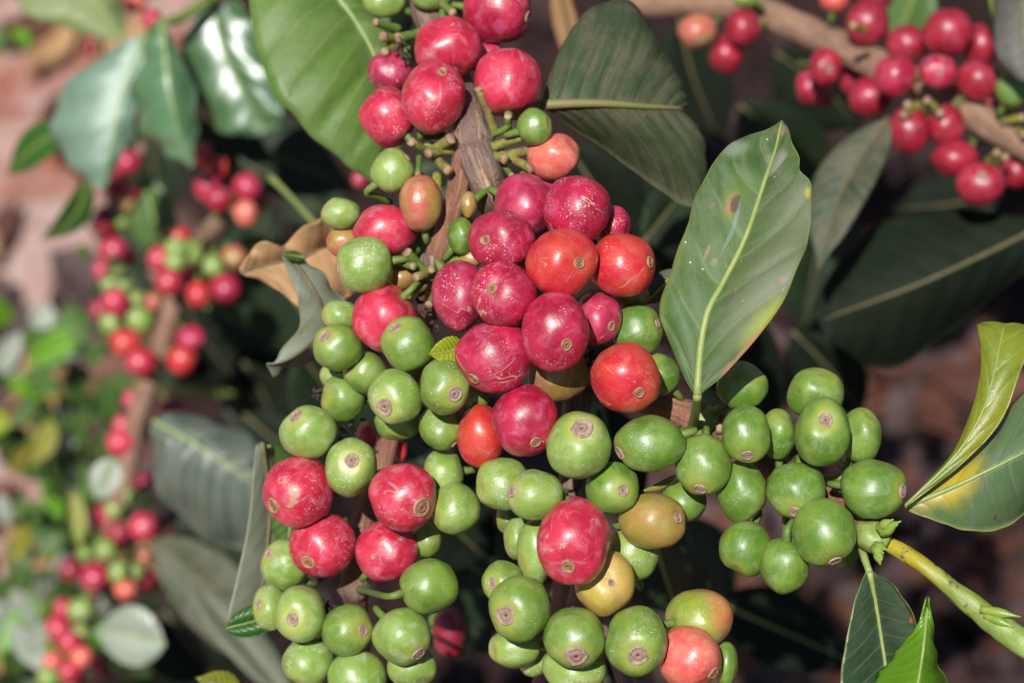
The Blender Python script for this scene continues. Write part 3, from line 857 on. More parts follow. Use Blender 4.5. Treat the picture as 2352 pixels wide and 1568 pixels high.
TWIG_B = [(1310, 1180, .622), (1290, 1330, .632), (1262, 1480, .634), (1232, 1600, .634)]
NODES = [P(*p) for p in [(1000, 60, .645), (1086, 335, .606), (995, 610, .606), (975, 715, .622), (925, 920, .634), (868, 1090, .632), (838, 1200, .628),
                         (814, 1350, .62), (835, 1500, .64), (1130, 450, .606), (1240, 660, .618), (1330, 850, .617), (1315, 1060, .612), (1318, 1200, .616), (1290, 1350, .632), (1370, 1390, .628), (1440, 1545, .632), (1490, 1425, .602), (1600, 1560, .64),
                         (1620, 972, .593), (1785, 1078, .595), (1890, 1135, .594), (1960, 1190, .588)]]
BR_UR = [(1420, 10, .86), (1560, 5, .85), (1700, 15, .84), (1800, 50, .83), (1900, 95, .82), (2020, 150, .80), (2130, 200, .795), (2200, 235, .79), (2270, 285, .785), (2380, 350, .78)]
BR_LB = [(620, 380, 1.02), (540, 470, 1.0), (480, 535, 1.01), (430, 620, 1.035), (400, 690, 1.035), (365, 810, 1.04), (340, 880, 1.045), (312, 970, 1.05), (285, 1100, 1.05), (258, 1180, 1.05), (235, 1280, 1.05), (205, 1400, 1.05), (165, 1600, 1.04)]
BR_FL = [(330, 330, 1.10), (282, 420, 1.10), (262, 520, 1.10), (258, 640, 1.105), (262, 720, 1.10), (300, 800, 1.08), (345, 860, 1.05)]
BNODES = [P(*p) for p in BR_UR[2:]] + [P(*p) for p in catmull(BR_LB, 20)] + [P(*p) for p in catmull(BR_FL, 10)] + [P(300, -10, 1.0)]


def nearest(nodes, p):
    return min(nodes, key=lambda q: (q - p).length)


def away_axis(c, nodes):
    q = c - nearest(nodes, c)
    a, b_ = q.dot(RGT), q.dot(UPV)
    l = math.hypot(a, b_)
    if l < 1e-5:
        return (0.0, -0.97, 0.2)
    return (a / l * 0.9, b_ / l * 0.9, 0.43)


def stalk_end(tip, nodes, ax, lim=0.011):
    to_n = nearest(nodes, tip + FWD * 0.01) - tip
    d = to_n.normalized() + FWD * 1.8
    return tip + d.normalized() * min(lim, max(0.006, to_n.length))


def place_hero():
    order = sorted(range(len(HERO)), key=lambda i: HERO[i][5])
    done = {}
    for i in order:
        x, y, rx, ry, kind, lay, nv, ns, label = HERO[i]
        d = base_depth(x, y) + lay * 0.0035
        for j, dj in done.items():
            xj, yj, rxj, ryj = HERO[j][:4]
            m_ = MPP(d)
            dx, dy = (x - xj) * m_, (y - yj) * m_
            dist = math.hypot(dx, dy)
            a = math.atan2(dy, dx)
            ri = 1 / math.hypot(math.cos(a) / (rx * m_), math.sin(a) / (ry * m_))
            rj = 1 / math.hypot(math.cos(a) / (rxj * m_), math.sin(a) / (ryj * m_))
            rs = 0.97 * (ri + rj)
            if dist < rs:
                # depth gap of two touching ellipsoids, the depth half axis close to the mean radius
                f = math.sqrt(max(0, 1 - (dist / rs) ** 2))
                gap = f * 0.94 * ((rx + ry) / 2 + (rxj + ryj) / 2) * m_
                if abs(d - dj) < gap:
                    d = dj + gap
        done[i] = min(d, base_depth(x, y) + 0.075)
    for i, row in enumerate(HERO):
        x, y, rx, ry, kind, lay, nv, ns, label = row
        d = done[i]
        m_ = MPP(d)
        c = P(x, y, d)
        ax = view_axis(x, y, rx, ry, nv) or away_axis(c, NODES)
        grn = kind in 'gldxvw'
        r = (rx + ry) / 2 * m_
        tip = c - (RGT * ax[0] + UPV * ax[1] - FWD * ax[2]) * r
        nd = stalk_end(tip, NODES, ax) if not (nv and nv[0] == 's') else nearest(NODES, tip + FWD * 0.01)
        if (nd - tip).length > (0.05 if nv and nv[0] == 's' else 0.03):
            nd = tip + (nd - tip).normalized() * 0.022
        build_cherry('coffee_cherry', c, rx * m_, ry * m_, r, ax, kind, label,
                     'ripe red coffee cherries' if kind in 'rmpoqyku' else 'unripe green coffee cherries',
                     ns * 1.06, 'navel_green' if grn else 'navel_red', False, nd, i * 1.37 + 0.5, nstyle=0.12 if ns > 0.3 else 0.0)


def place_back():
    for i, (x, y, rx, ry, kind, d, nv, grp, label) in enumerate(BACK):
        m_ = MPP(d)
        c = P(x, y, d)
        nn = BNODES if d > 0.72 else NODES
        ax = view_axis(x, y, rx, ry, nv) or away_axis(c, nn)
        r = (rx + ry) / 2 * m_
        tip = c - (RGT * ax[0] + UPV * ax[1] - FWD * ax[2]) * r
        nd = stalk_end(tip, nn, ax, 0.012)
        build_cherry('coffee_cherry', c, rx * m_, ry * m_, r, ax, kind, label, grp, 0.22 if nv else 0.0, 'navel_green', True, nd, i * 2.11)


place_hero()
place_back()


# ------------------------------------------------------------------ leaves
def to_view(p):
    r = p - CAM
    d = r.dot(FWD)
    return (r.dot(RGT) / d / K * VW + VW / 2, -r.dot(UPV) / d / K * VW + VH / 2)


def leaf_mesh(Ls, Ms, Rs, name, label, cat, mat, midmat, group=None, n=56, nv=22, bulge=0.10, quilt=0.0, nveins=9.0, slope=0.45,
              wave=0.0, petiole=None, rib=0.0007, seed=0.0, thick=0.00032, spots=None, toward=None, ribs=True, wavef=4.0):
    L, Md, R = catmull(Ls, n), catmull(Ms, n), catmull(Rs, n)
    V, A = [], []
    tow = toward if toward is not None else -FWD
    nrm = []
    for i in range(n + 1):
        tg = Md[min(i + 1, n)] - Md[max(i - 1, 0)]
        ac = R[i] - L[i]
        nn = ac.cross(tg)
        if nn.length < 1e-12:
            nn = tow.copy()
        nn.normalize()
        if nn.dot(tow) < 0:
            nn = -nn
        nrm.append(nn)
    for i in range(n + 1):
        s = i / n
        for j in range(nv + 1):
            t = -1 + 2 * j / nv
            e = L[i] if t < 0 else R[i]
            at = abs(t)
            p = Md[i].lerp(e, at)
            wd = (e - Md[i]).length
            off = bulge * wd * math.sin(math.pi * at)
            if quilt:
                q = s * nveins - at ** 1.25 * slope * nveins * 0.42 + (0.45 if t > 0 else 0)
                fr = abs((q % 1) - 0.5) * 2
                off += quilt * (1 - fr ** 3) * math.sin(math.pi * min(1, at * 0.9 + 0.05)) * min(1, wd / 0.008)
            if wave:
                off += wave * at * at * (math.sin(s * wavef * 2 * math.pi + seed + (1.7 if t > 0 else 0)) + 0.6 * noise.noise(Vector((s * 7, t, seed)))) * min(1, wd / 0.008)
            p = p + nrm[i] * off
            if at == 1 and 0 < i < n:
                p = p + (e - Md[i]) * (0.03 * noise.noise(Vector((s * 9, t * 3, seed + 5))))
            V.append(p)
            A.append((s, t, 0))
    # closed sheet with real thickness
    m1 = len(V)
    W = nv + 1
    N2 = []
    for i in range(n + 1):
        for j in range(W):
            a = V[min(i + 1, n) * W + j] - V[max(i - 1, 0) * W + j]
            b = V[i * W + min(j + 1, nv)] - V[i * W + max(j - 1, 0)]
            c = b.cross(a)
            c = c.normalized() if c.length > 1e-14 else nrm[i]
            if c.dot(nrm[i]) < 0:
                c = -c
            N2.append(c)
    V = V + [V[k] - N2[k] * thick for k in range(m1)]
    A = A + A
    F = []
    for i in range(n):
        for j in range(nv):
            a = i * W + j
            F.append((a, a + 1, a + W + 1, a + W))
            F.append((m1 + a, m1 + a + W, m1 + a + W + 1, m1 + a + 1))
        for a, b in ((i * W, (i + 1) * W), (i * W + nv, (i + 1) * W + nv)):
            F.append((a, b, m1 + b, m1 + a))
    for j in range(nv):
        F.append((j, j + 1, m1 + j + 1, m1 + j))
        a = n * W + j
        F.append((a, a + 1, m1 + a + 1, m1 + a))
    if spots is not None and callable(mat):
        out = []
        for (x, y, rs, rt, c, soft, al) in spots:
            best = min(range(m1), key=lambda k: (to_view(V[k])[0] - x) ** 2 + (to_view(V[k])[1] - y) ** 2)
            out.append((A[best][0], A[best][1], rs, rt, c, soft, al))
        mat = mat(out)
    if ribs or petiole:
        t = thing(name, Md[0], label, cat, group)
        link('blade', V, F, mat, t, Md[0], {'st': A})
        if ribs:
            pts = [Md[i] + nrm[i] * (bulge * 0.0 + rib * 0.25) for i in range(0, n, 3)]
            rr = [rib * (1 - 0.75 * i / (len(pts) - 1)) for i in range(len(pts))]
            VV, FF, AA = tube_data(pts, rr, 8)
            link('midrib', VV, FF, midmat, t, Md[0], {'ang': AA})
        if petiole:
            pts = [P(*q) for q in petiole]
            pts.append(Md[0] + nrm[0] * rib * 0.2)
            tube('leaf_stalk', pts, [rib * 1.45, rib * 1.15, rib * 1.02], midmat, t, Md[0], n=12, seg=8)
        return t
    o = link(name, V, F, mat, None, Md[0], {'st': A})
    return tag(o, label, cat, group)


def leaf(label, rows, d, mat, midmat='midrib', dl=None, dm=None, dr=None, name='coffee_leaf', cat='leaf', **kw):
    """rows of traced (left edge, midrib, right edge); depths are given separately in mm for a curved, tilted blade"""
    m_ = len(rows)
    f = lambda a: [0] * m_ if a is None else [interp(a, m_ - 1)[i] if len(a) != m_ else a[i] for i in range(m_)]
    dl, dm, dr = f(dl), f(dm), f(dr)
    Ls = [P(r[0], r[1], d + dl[i] / 1000) for i, r in enumerate(rows)]
    Ms = [P(r[2], r[3], d + dm[i] / 1000) for i, r in enumerate(rows)]
    Rs = [P(r[4], r[5], d + dr[i] / 1000) for i, r in enumerate(rows)]
    return leaf_mesh(Ls, Ms, Rs, name, label, cat, mat if not isinstance(mat, str) else LM[mat], M[midmat], **kw)


def gleaf(label, base, tip, hw, mat, bow=0.0, roll=0.0, arch=0.0, fold=0.15, midmat='midrib', name='coffee_leaf', cat='leaf', stalk=None, **kw):
    """free leaf between two points in space: base and tip (x, y, depth), half width in the same units"""
    B, T = P(*base), P(*tip)
    ax = T - B
    ln = ax.length
    axn = ax.normalized()
    view = ((B + T) / 2 - CAM).normalized()
    side = axn.cross(view).normalized()           # points to one side of the leaf in view
    nrm = side.cross(axn).normalized()
    if nrm.dot(-FWD) < 0:
        nrm = -nrm
    w_ = hw * MPP((base[2] + tip[2]) / 2)
    Ls, Ms, Rs = [], [], []
    ca, sa = math.cos(roll), math.sin(roll)
    sd = side * ca + nrm * sa
    nn = nrm * ca - side * sa
    K_ = 10
    for i in range(K_ + 1):
        s = i / K_
        wd = w_ * max(0.015, math.sin(math.pi * min(1, s ** 0.85)) ** 0.85)
        if s > 0.8:
            wd *= 1 - 0.45 * ((s - 0.8) / 0.2)
        m_ = B + ax * s + side * (bow * MPP(base[2]) * math.sin(math.pi * s)) + nrm * (arch * ln * math.sin(math.pi * s))
        Ms.append(m_)
        Ls.append(m_ - sd * wd + nn * (fold * wd))
        Rs.append(m_ + sd * wd + nn * (fold * wd))
    return leaf_mesh(Ls, Ms, Rs, name, label, cat, LM[mat] if isinstance(mat, str) else mat, M[midmat], petiole=stalk, **kw)


LM = {}
VP = (0.17, 0.24, 0.08)
LM['dusty'] = leaf_mat('leaf_dusty', (0.022, 0.045, 0.018), (0.03, 0.06, 0.022), (0.13, 0.12, 0.06), dust=0.62, dustcol=(0.16, 0.125, 0.09), rough=0.5, trans=0.06, veinamt=0.3, nv=11)
LM['dustyfold'] = leaf_mat('leaf_dusty_fold', (0.022, 0.05, 0.016), (0.034, 0.066, 0.022), (0.16, 0.12, 0.07), dust=0.5, dustcol=(0.165, 0.12, 0.085), rough=0.5, trans=0.06, veinamt=0.35, nv=10, spec=0.35, edge=(0.03, 0.09, 0.02), edge_amt=0.6, stain=0.7, staincol=(0.24, 0.15, 0.10))
LM['sunlit'] = leaf_mat('leaf_sunlit', (0.085, 0.165, 0.022), (0.11, 0.20, 0.03), (0.20, 0.27, 0.07), dust=0.28, dustcol=(0.24, 0.28, 0.13), rough=0.45, trans=0.25, veinamt=0.5, nv=8)
LM['gloss'] = leaf_mat('leaf_gloss', (0.028, 0.085, 0.022), (0.045, 0.12, 0.03), (0.11, 0.19, 0.07), dust=0.2, dustcol=(0.16, 0.25, 0.17), rough=0.34, drough=0.02, bumpamt=0.15, trans=0.15, spec=1.0)
LM['gloss_mid'] = leaf_mat('leaf_gloss_mid', (0.06, 0.16, 0.05), (0.10, 0.21, 0.09), (0.17, 0.28, 0.10), dust=0.3, dustcol=(0.2, 0.32, 0.22), rough=0.34, drough=0.02, bumpamt=0.2, trans=0.2, spec=1.0)
LM['gloss_pale'] = leaf_mat('leaf_gloss_pale', (0.10, 0.185, 0.115), (0.14, 0.23, 0.155), (0.2, 0.28, 0.15), dust=0.5, dustcol=(0.22, 0.30, 0.24), rough=0.42, drough=0.03, bumpamt=0.15, trans=0.12, spec=0.5)
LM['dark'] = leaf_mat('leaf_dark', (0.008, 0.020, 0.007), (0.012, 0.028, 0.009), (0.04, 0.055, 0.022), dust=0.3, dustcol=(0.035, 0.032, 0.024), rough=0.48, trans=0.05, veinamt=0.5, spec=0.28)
LM['dim'] = leaf_mat('leaf_shade_tone', (0.005, 0.010, 0.005), (0.008, 0.015, 0.007), (0.022, 0.024, 0.012), dust=0.3, dustcol=(0.022, 0.02, 0.016), rough=0.6, trans=0.03, spec=0.1)  # leaf green taken down to near black, with shade put into the colour
LM['lime'] = leaf_mat('leaf_lime', (0.30, 0.40, 0.02), (0.38, 0.44, 0.03), (0.45, 0.5, 0.1), rough=0.35, trans=0.35, veinamt=0.25)
LM['grey'] = leaf_mat('leaf_grey', (0.155, 0.185, 0.115), (0.20, 0.225, 0.15), (0.26, 0.28, 0.18), dust=0.6, dustcol=(0.235, 0.22, 0.17), rough=0.5, trans=0.12, nv=8, veinamt=0.35, bumpamt=0.2)
LM['greyveined'] = leaf_mat('leaf_grey_veined', (0.06, 0.085, 0.06), (0.10, 0.125, 0.095), (0.24, 0.26, 0.20), dust=0.45, dustcol=(0.15, 0.16, 0.13), rough=0.36, trans=0.1, nv=13, veinamt=0.7)
LM['bright'] = leaf_mat('leaf_bright', (0.12, 0.30, 0.012), (0.16, 0.36, 0.02), (0.25, 0.42, 0.06), rough=0.28, trans=0.3, spec=0.6)
LM['plain_green'] = leaf_mat('leaf_plain_green', (0.022, 0.085, 0.008), (0.032, 0.105, 0.012), (0.05, 0.12, 0.02), rough=0.35, trans=0.15, veinamt=0.2)
LM['mid'] = leaf_mat('leaf_mid', (0.05, 0.115, 0.018), (0.075, 0.15, 0.025), (0.16, 0.22, 0.06), dust=0.2, dustcol=(0.16, 0.19, 0.10), rough=0.38, trans=0.25)
LM['fold'] = leaf_mat('leaf_yellow_fold', (0.14, 0.21, 0.018), (0.27, 0.27, 0.02), (0.34, 0.36, 0.08), rough=0.38, trans=0.3, edge=(0.34, 0.25, 0.04), edge_amt=0.3, nv=6)
LM['yellowish'] = leaf_mat('leaf_yellowish', (0.22, 0.26, 0.025), (0.30, 0.27, 0.035), (0.38, 0.36, 0.10), rough=0.4, trans=0.3, edge=(0.4, 0.3, 0.05), edge_amt=0.5)
LM['palewhite'] = leaf_mat('leaf_pale_white', (0.21, 0.27, 0.19), (0.30, 0.34, 0.26), (0.42, 0.44, 0.33), dust=0.4, dustcol=(0.30, 0.30, 0.24), rough=0.32, trans=0.2, spec=0.8)
LM['palegreen'] = leaf_mat('leaf_pale_green', (0.20, 0.27, 0.09), (0.26, 0.31, 0.12), (0.3, 0.36, 0.15), dust=0.3, dustcol=(0.32, 0.34, 0.2), rough=0.45, trans=0.3)
LM['drytan'] = leaf_mat('leaf_dry_tan', (0.48, 0.29, 0.13), (0.37, 0.19, 0.085), (0.45, 0.30, 0.16), stain=1.0, staincol=(0.20, 0.08, 0.045), rough=0.6, trans=0.2, dust=0.4, dustcol=(0.40, 0.26, 0.16), spec=0.3)
LM['litter_brown'] = leaf_mat('litter_brown', (0.115, 0.042, 0.026), (0.07, 0.028, 0.021), (0.13, 0.06, 0.042), stain=0.6, staincol=(0.05, 0.025, 0.02), rough=0.7, trans=0.05, spec=0.25)
LM['litter_grey'] = leaf_mat('litter_grey', (0.085, 0.054, 0.052), (0.058, 0.036, 0.034), (0.14, 0.10, 0.085), stain=0.6, staincol=(0.07, 0.04, 0.035), rough=0.75, trans=0.05, spec=0.25)
LM['litter_dark'] = leaf_mat('litter_dark', (0.026, 0.013, 0.012), (0.038, 0.018, 0.016), (0.05, 0.026, 0.02), stain=0.6, staincol=(0.02, 0.012, 0.012), rough=0.65, trans=0.03, spec=0.3)

# the large spotted leaf on the right
leaf('large dark green leaf with a brown lesion and yellowing margin, right of the red bunch',
     [(1594, 905, 1602, 908, 1611, 903), (1560, 845, 1605, 852, 1672, 852), (1530, 765, 1613, 775, 1737, 780), (1517, 715, 1628, 710, 1790, 706),
      (1524, 660, 1652, 668, 1817, 648), (1540, 620, 1671, 632, 1838, 604), (1560, 570, 1699, 578, 1853, 566), (1582, 517, 1721, 526, 1861, 515),
      (1594, 454, 1739, 472, 1863, 450), (1618, 410, 1752, 432, 1861, 420), (1640, 376, 1762, 402, 1838, 394), (1677, 332, 1772, 372, 1836, 358),
      (1716, 308, 1781, 346, 1818, 325), (1762, 297, 1788, 315, 1813, 305), (1786, 283, 1793, 290, 1808, 290), (1793, 277, 1796, 276, 1799, 278)],
     0.556, lambda sp: leaf_mat('leaf_spotted', (0.036, 0.084, 0.014), (0.060, 0.120, 0.022), (0.17, 0.25, 0.09), dust=0.42, dustcol=(0.165, 0.185, 0.12),
                                edge=(0.24, 0.27, 0.03), edge_amt=0.35, stain=0.5, staincol=(0.30, 0.16, 0.09), rough=0.5, spec=0.3, nv=7.0, spots=sp, trans=0.12, speck=0.8, veinamt=0.34),
     dl=[0, 2, 4, 5, 6, 7, 8, 9, 10, 11, 12, 14, 15, 16, 18, 19], dm=[0, 1, 1, 2, 3, 4, 5, 6, 8, 9, 10, 12, 14, 16, 18, 19], dr=[0, -2, -5, -6, -6, -5, -4, -2, 0, 2, 5, 8, 12, 15, 18, 19],
     spots=[(1685, 462, 0.042, 0.15, (0.14, 0.19, 0.02), 0.5, 0.7), (1685, 462, 0.030, 0.105, (0.28, 0.13, 0.05), 0.12, 1.0), (1687, 465, 0.025, 0.085, (0.07, 0.03, 0.025), 0.3, 1.0), (1810, 570, 0.26, 0.55, (0.19, 0.185, 0.12), 0.8, 0.42), (1750, 690, 0.12, 0.4, (0.19, 0.19, 0.13), 0.8, 0.3),
            (1684, 520, 0.075, 0.03, (0.16, 0.25, 0.2), 0.4, 0.6),
            (1775, 735, 0.045, 0.22, (0.28, 0.31, 0.015), 0.8, 0.65), (1735, 780, 0.03, 0.16, (0.22, 0.27, 0.02), 0.8, 0.45), (1640, 470, 0.010, 0.03, (0.22, 0.15, 0.09), 0.4, 0.6), (1800, 640, 0.012, 0.05, (0.28, 0.16, 0.1), 0.3, 0.7), (1625, 580, 0.02, 0.03, (0.3, 0.18, 0.11), 0.3, 0.7), (1730, 840, 0.012, 0.1, (0.32, 0.15, 0.09), 0.25, 0.8), (1859, 445, 0.02, 0.05, (0.34, 0.31, 0.02), 0.5, 0.7), (1700, 430, 0.06, 0.22, (0.10, 0.16, 0.015), 0.8, 0.4),
            (1640, 600, 0.010, 0.05, (0.25, 0.15, 0.09), 0.3, 0.7), (1740, 800, 0.03, 0.09, (0.34, 0.16, 0.09), 0.3, 0.85), (1713, 870, 0.02, 0.16, (0.34, 0.15, 0.09), 0.3, 0.8),
            (1795, 300, 0.04, 0.7, (0.25, 0.20, 0.13), 0.5, 0.7), (1785, 370, 0.06, 0.3, (0.30, 0.28, 0.23), 0.6, 0.6), (1690, 340, 0.03, 0.25, (0.28, 0.32, 0.26), 0.6, 0.45)],
     bulge=0.07, quilt=0.0007, nveins=7.0, wave=0.0006, petiole=[(1590, 985, .590), (1597, 945, .574)], rib=0.00095, n=80, nv=34, seed=3)

# folded dusty leaf above it
leaf('folded dusty dark leaf with tan streaks, right of the top red bunch',
     [(1243, 236, 1246, 241, 1252, 250), (1282, 120, 1295, 239, 1316, 296), (1336, 38, 1350, 238, 1385, 340), (1398, 2, 1405, 240, 1455, 395),
      (1452, 6, 1455, 244, 1520, 440), (1508, 85, 1500, 247, 1570, 472), (1550, 165, 1540, 249, 1606, 466), (1562, 235, 1560, 252, 1622, 410), (1562, 252, 1566, 262, 1606, 330)],
     0.612, 'dustyfold', 'midrib_olive', dl=[0, 10, 18, 24, 28, 32, 34, 34, 28], dm=[0, 0, 1, 3, 6, 10, 14, 17, 20], dr=[0, 10, 16, 20, 24, 27, 28, 28, 26],
     bulge=0.1, quilt=0.0009, nveins=10, petiole=[(1180, 262, .618), (1215, 246, .614)], rib=0.0013, seed=9)

# broad sunlit leaf, upper left
leaf('broad sunlit mid green leaf with arched veins, left of the top red bunch',
     [(570, -60, 735, -80, 770, -95), (574, 30, 772, -10, 806, -30), (590, 120, 806, 35, 845, 5), (625, 205, 836, 82, 880, 48), (672, 268, 864, 140, 910, 105),
      (725, 320, 884, 205, 930, 170), (785, 372, 896, 270, 935, 235), (835, 408, 898, 335, 925, 310), (872, 430, 890, 400, 905, 385)],
     0.655, 'sunlit', 'midrib_pale', dl=[10, 6, 3, 0, 0, 2, 4, 8, 10], dm=[14, 14, 14, 14, 14, 14, 14, 12, 12], dr=[20, 22, 22, 22, 22, 22, 20, 18, 14],
     bulge=0.10, quilt=0.0015, nveins=6, slope=0.25, rib=0.0008, seed=2)
leaf('small deep green leaf behind the right edge of the broad sunlit leaf',
     [(790, -40, 840, -60, 890, -60), (800, 20, 850, 0, 890, -10), (830, 75, 868, 60, 895, 60), (852, 108, 872, 112, 893, 110), (868, 135, 874, 140, 880, 140)],
     0.70, 'mid', seed=4)

# glossy pair and neighbours, far upper left
leaf('glossy pale grey green leaf, left one of the touching pair at the upper left',
     [(318, 82, 335, 80, 344, 82), (210, 140, 310, 140, 340, 140), (138, 215, 285, 205, 325, 215), (116, 290, 268, 270, 310, 280), (140, 350, 256, 330, 292, 335), (180, 400, 245, 385, 262, 390), (228, 432, 238, 432, 244, 430)],
     0.95, 'gloss_pale', 'midrib_pale', dl=[0, 6, 10, 10, 8, 4, 0], dm=[0, -1, -2, -3, -3, -2, 0], dr=[0, 0, 1, 1, 1, 1, 0], bulge=0.14, quilt=0.0004, wave=0.0022, nveins=7, rib=0.0007, seed=1)
leaf('glossy green leaf with white highlights, right one of the touching pair at the upper left',
     [(362, 55, 370, 52, 378, 56), (330, 115, 380, 110, 400, 105), (306, 190, 387, 175, 432, 165), (312, 260, 396, 240, 450, 235), (335, 315, 408, 300, 450, 300), (385, 352, 425, 345, 446, 350), (436, 384, 440, 386, 444, 384)],
     0.94, 'gloss_mid', 'midrib_pale', dl=[0, 6, 10, 12, 10, 6, 2], dm=[0, -3, -5, -5, -3, 0, 2], dr=[0, 1, 2, 3, 3, 2, 2], bulge=0.15, quilt=0.0004, wave=0.0022, nveins=7, rib=0.0007, seed=5)
leaf('dark green leaf with one white glossy patch, left of the broad sunlit leaf',
     [(470, 20, 500, 5, 540, -5), (425, 75, 496, 55, 570, 40), (414, 135, 512, 112, 605, 110), (432, 205, 535, 165, 635, 175), (462, 265, 560, 215, 650, 230), (505, 302, 585, 262, 648, 270), (560, 312, 610, 290, 635, 292), (606, 306, 618, 304, 626, 302)],
     0.965, 'gloss', 'midrib', dl=[0, 2, 4, 4, 3, 2, 0, 0], dm=[0, -1, -2, -2, -2, -1, 0, 0], dr=[0, -1, -2, -3, -3, -2, -1, 0], bulge=0.09, quilt=0.0003, wave=0.0012, nveins=8, seed=8, rib=0.0006)
leaf('blurred pale yellow green leaf at the top left edge over red ground',
     [(20, -60, 150, -80, 260, -60), (35, -10, 200, -20, 275, -10), (60, 35, 240, 30, 285, 25), (150, 65, 262, 65, 290, 50), (240, 92, 272, 92, 286, 85)],
     0.95, 'palegreen', 'midrib_pale', dl=[10, 5, 0, 0, 0], dr=[0, 5, 10, 5, 0], seed=11)
gleaf('dark green blurred leaf tip left of the glossy pale leaf', (165, 290, 1.0), (15, 405, 1.02), 46, 'plain_green', bow=-14, roll=0.5, seed=2)
gleaf('curved deep green blurred leaf below the glossy pale leaf', (205, 405, 1.0), (92, 555, 1.02), 34, 'plain_green', bow=26, roll=-0.4, seed=3)
gleaf('long dark leaf with a pale midrib pointing down left of the red blurred bunch', (332, 395, 1.08), (420, 640, 1.09), 56, 'mid', bow=-18, roll=0.3, midmat='midrib_pale', seed=4, rib=0.0009)
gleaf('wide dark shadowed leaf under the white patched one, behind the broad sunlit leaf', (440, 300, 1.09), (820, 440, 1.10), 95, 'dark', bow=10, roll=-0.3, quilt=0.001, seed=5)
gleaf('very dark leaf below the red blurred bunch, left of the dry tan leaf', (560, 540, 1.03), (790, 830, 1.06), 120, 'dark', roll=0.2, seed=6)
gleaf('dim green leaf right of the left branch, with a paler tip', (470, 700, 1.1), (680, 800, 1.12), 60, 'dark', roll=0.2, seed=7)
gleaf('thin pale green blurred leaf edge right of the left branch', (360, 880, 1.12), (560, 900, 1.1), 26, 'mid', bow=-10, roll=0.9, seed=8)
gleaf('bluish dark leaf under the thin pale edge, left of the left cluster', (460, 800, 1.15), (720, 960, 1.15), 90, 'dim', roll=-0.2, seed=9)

# dry leaf and the curled grey leaf behind the left cluster
leaf('dry tan curled leaf behind the left cluster, above the grey curled leaf',
     [(548, 618, 552, 626, 560, 632), (572, 585, 600, 610, 625, 650), (606, 556, 650, 600, 680, 705), (648, 566, 700, 590, 715, 728), (700, 520, 740, 570, 760, 700), (742, 498, 775, 560, 800, 690), (775, 530, 795, 570, 815, 660)],
     0.655, 'drytan', 'midrib_dull', dl=[0, 0, -3, 4, -2, -4, -2], dm=[0, 4, 6, 8, 9, 9, 8], dr=[0, 1, 2, 4, 6, 8, 9], bulge=0.14, wave=0.0025, name='dry_leaf', cat='dry leaf', seed=6, wavef=3)
leaf('curled grey green leaf with a folded lower flap, left of the left cluster',
     [(648, 588, 660, 590, 690, 584), (662, 625, 692, 625, 722, 612), (678, 668, 718, 665, 758, 650), (690, 712, 740, 705, 790, 690), (680, 760, 745, 745, 800, 735), (640, 815, 720, 790, 790, 780), (614, 838, 680, 815, 760, 800), (628, 864, 650, 845, 720, 818)],
     0.622, 'grey', 'midrib_dull', dl=[6, 2, 0, 2, 6, 8, 8, 12], dm=[8, 4, 2, 4, 6, 8, 12, 16], dr=[10, 8, 8, 10, 12, 14, 18, 20], bulge=0.12, wave=0.001, seed=7)
gleaf('dark green upper tip of the curled leaf in front of the dry tan leaf', (700, 592, .628), (648, 584, .622), 14, 'mid', roll=0.6, seed=3, rib=0.0005)
# bent leaf behind the four reds
leaf('long grey leaf underside with a darker folded face, left of the four red cherries',
     [(588, 1020, 600, 1015, 612, 1020), (582, 1090, 612, 1090, 640, 1110), (574, 1180, 618, 1170, 655, 1200), (558, 1270, 612, 1265, 668, 1300), (540, 1345, 600, 1350, 668, 1380), (525, 1415, 575, 1415, 640, 1425), (522, 1450, 540, 1450, 570, 1448)],
     0.632, 'grey', 'midrib_dull', dl=[0, 0, 0, 0, -2, -4, -2], dm=[0, 4, 6, 6, 5, 2, 0], dr=[4, 8, 12, 14, 12, 8, 2], bulge=0.05, wave=0.0001, seed=4)
leaf('dark green leaf face behind the upper left red one of the four',
     [(590, 1050, 615, 1022, 660, 1018), (586, 1100, 630, 1080, 700, 1060), (592, 1150, 650, 1140, 720, 1120), (612, 1200, 665, 1200, 720, 1190), (638, 1240, 660, 1245, 690, 1250)],
     0.640, 'mid', dl=[-6, -4, -4, -2, 0], dr=[10, 12, 12, 8, 4], bulge=0.1, seed=5)
leaf('dark green curled leaf tip at the left end of the lower left bunch',
     [(522, 1428, 521, 1441, 524, 1452), (546, 1404, 550, 1434, 556, 1463), (582, 1386, 588, 1424, 596, 1458), (616, 1372, 622, 1410, 630, 1440), (645, 1370, 648, 1400, 652, 1425)],
     0.624, 'plain_green', bulge=0.25, seed=6, rib=0.0002)
# big grey veined leaf at the lower left
leaf('large blurred grey green veined leaf, left of the four red cherries',
     [(350, 962, 352, 966, 348, 974), (420, 945, 418, 1000, 352, 1060), (500, 968, 480, 1040, 390, 1165), (570, 998, 535, 1075, 470, 1228), (605, 1040, 580, 1105, 548, 1262), (618, 1100, 610, 1130, 590, 1240), (640, 1150, 635, 1155, 628, 1170)],
     0.90, 'greyveined', 'midrib_pale', dl=[0, 4, 4, 2, 0, 0, 0], dm=[0, -3, -6, -6, -4, 0, 0], dr=[0, 4, 10, 14, 14, 8, 0], bulge=0.1, quilt=0.0032, nveins=9, wave=0.003, seed=12, rib=0.0009)
gleaf('dark dusty leaf with an olive midrib under the large grey veined leaf', (350, 1235, .98), (660, 1560, 0.95), 90, 'dusty', roll=0.35, bow=14, midmat='midrib_dull', seed=13)
gleaf('dull grey leaf along the bottom edge left of the lower left bunch', (440, 1340, .9), (690, 1640, .88), 70, 'grey', roll=-0.9, seed=14, midmat='midrib_dull')
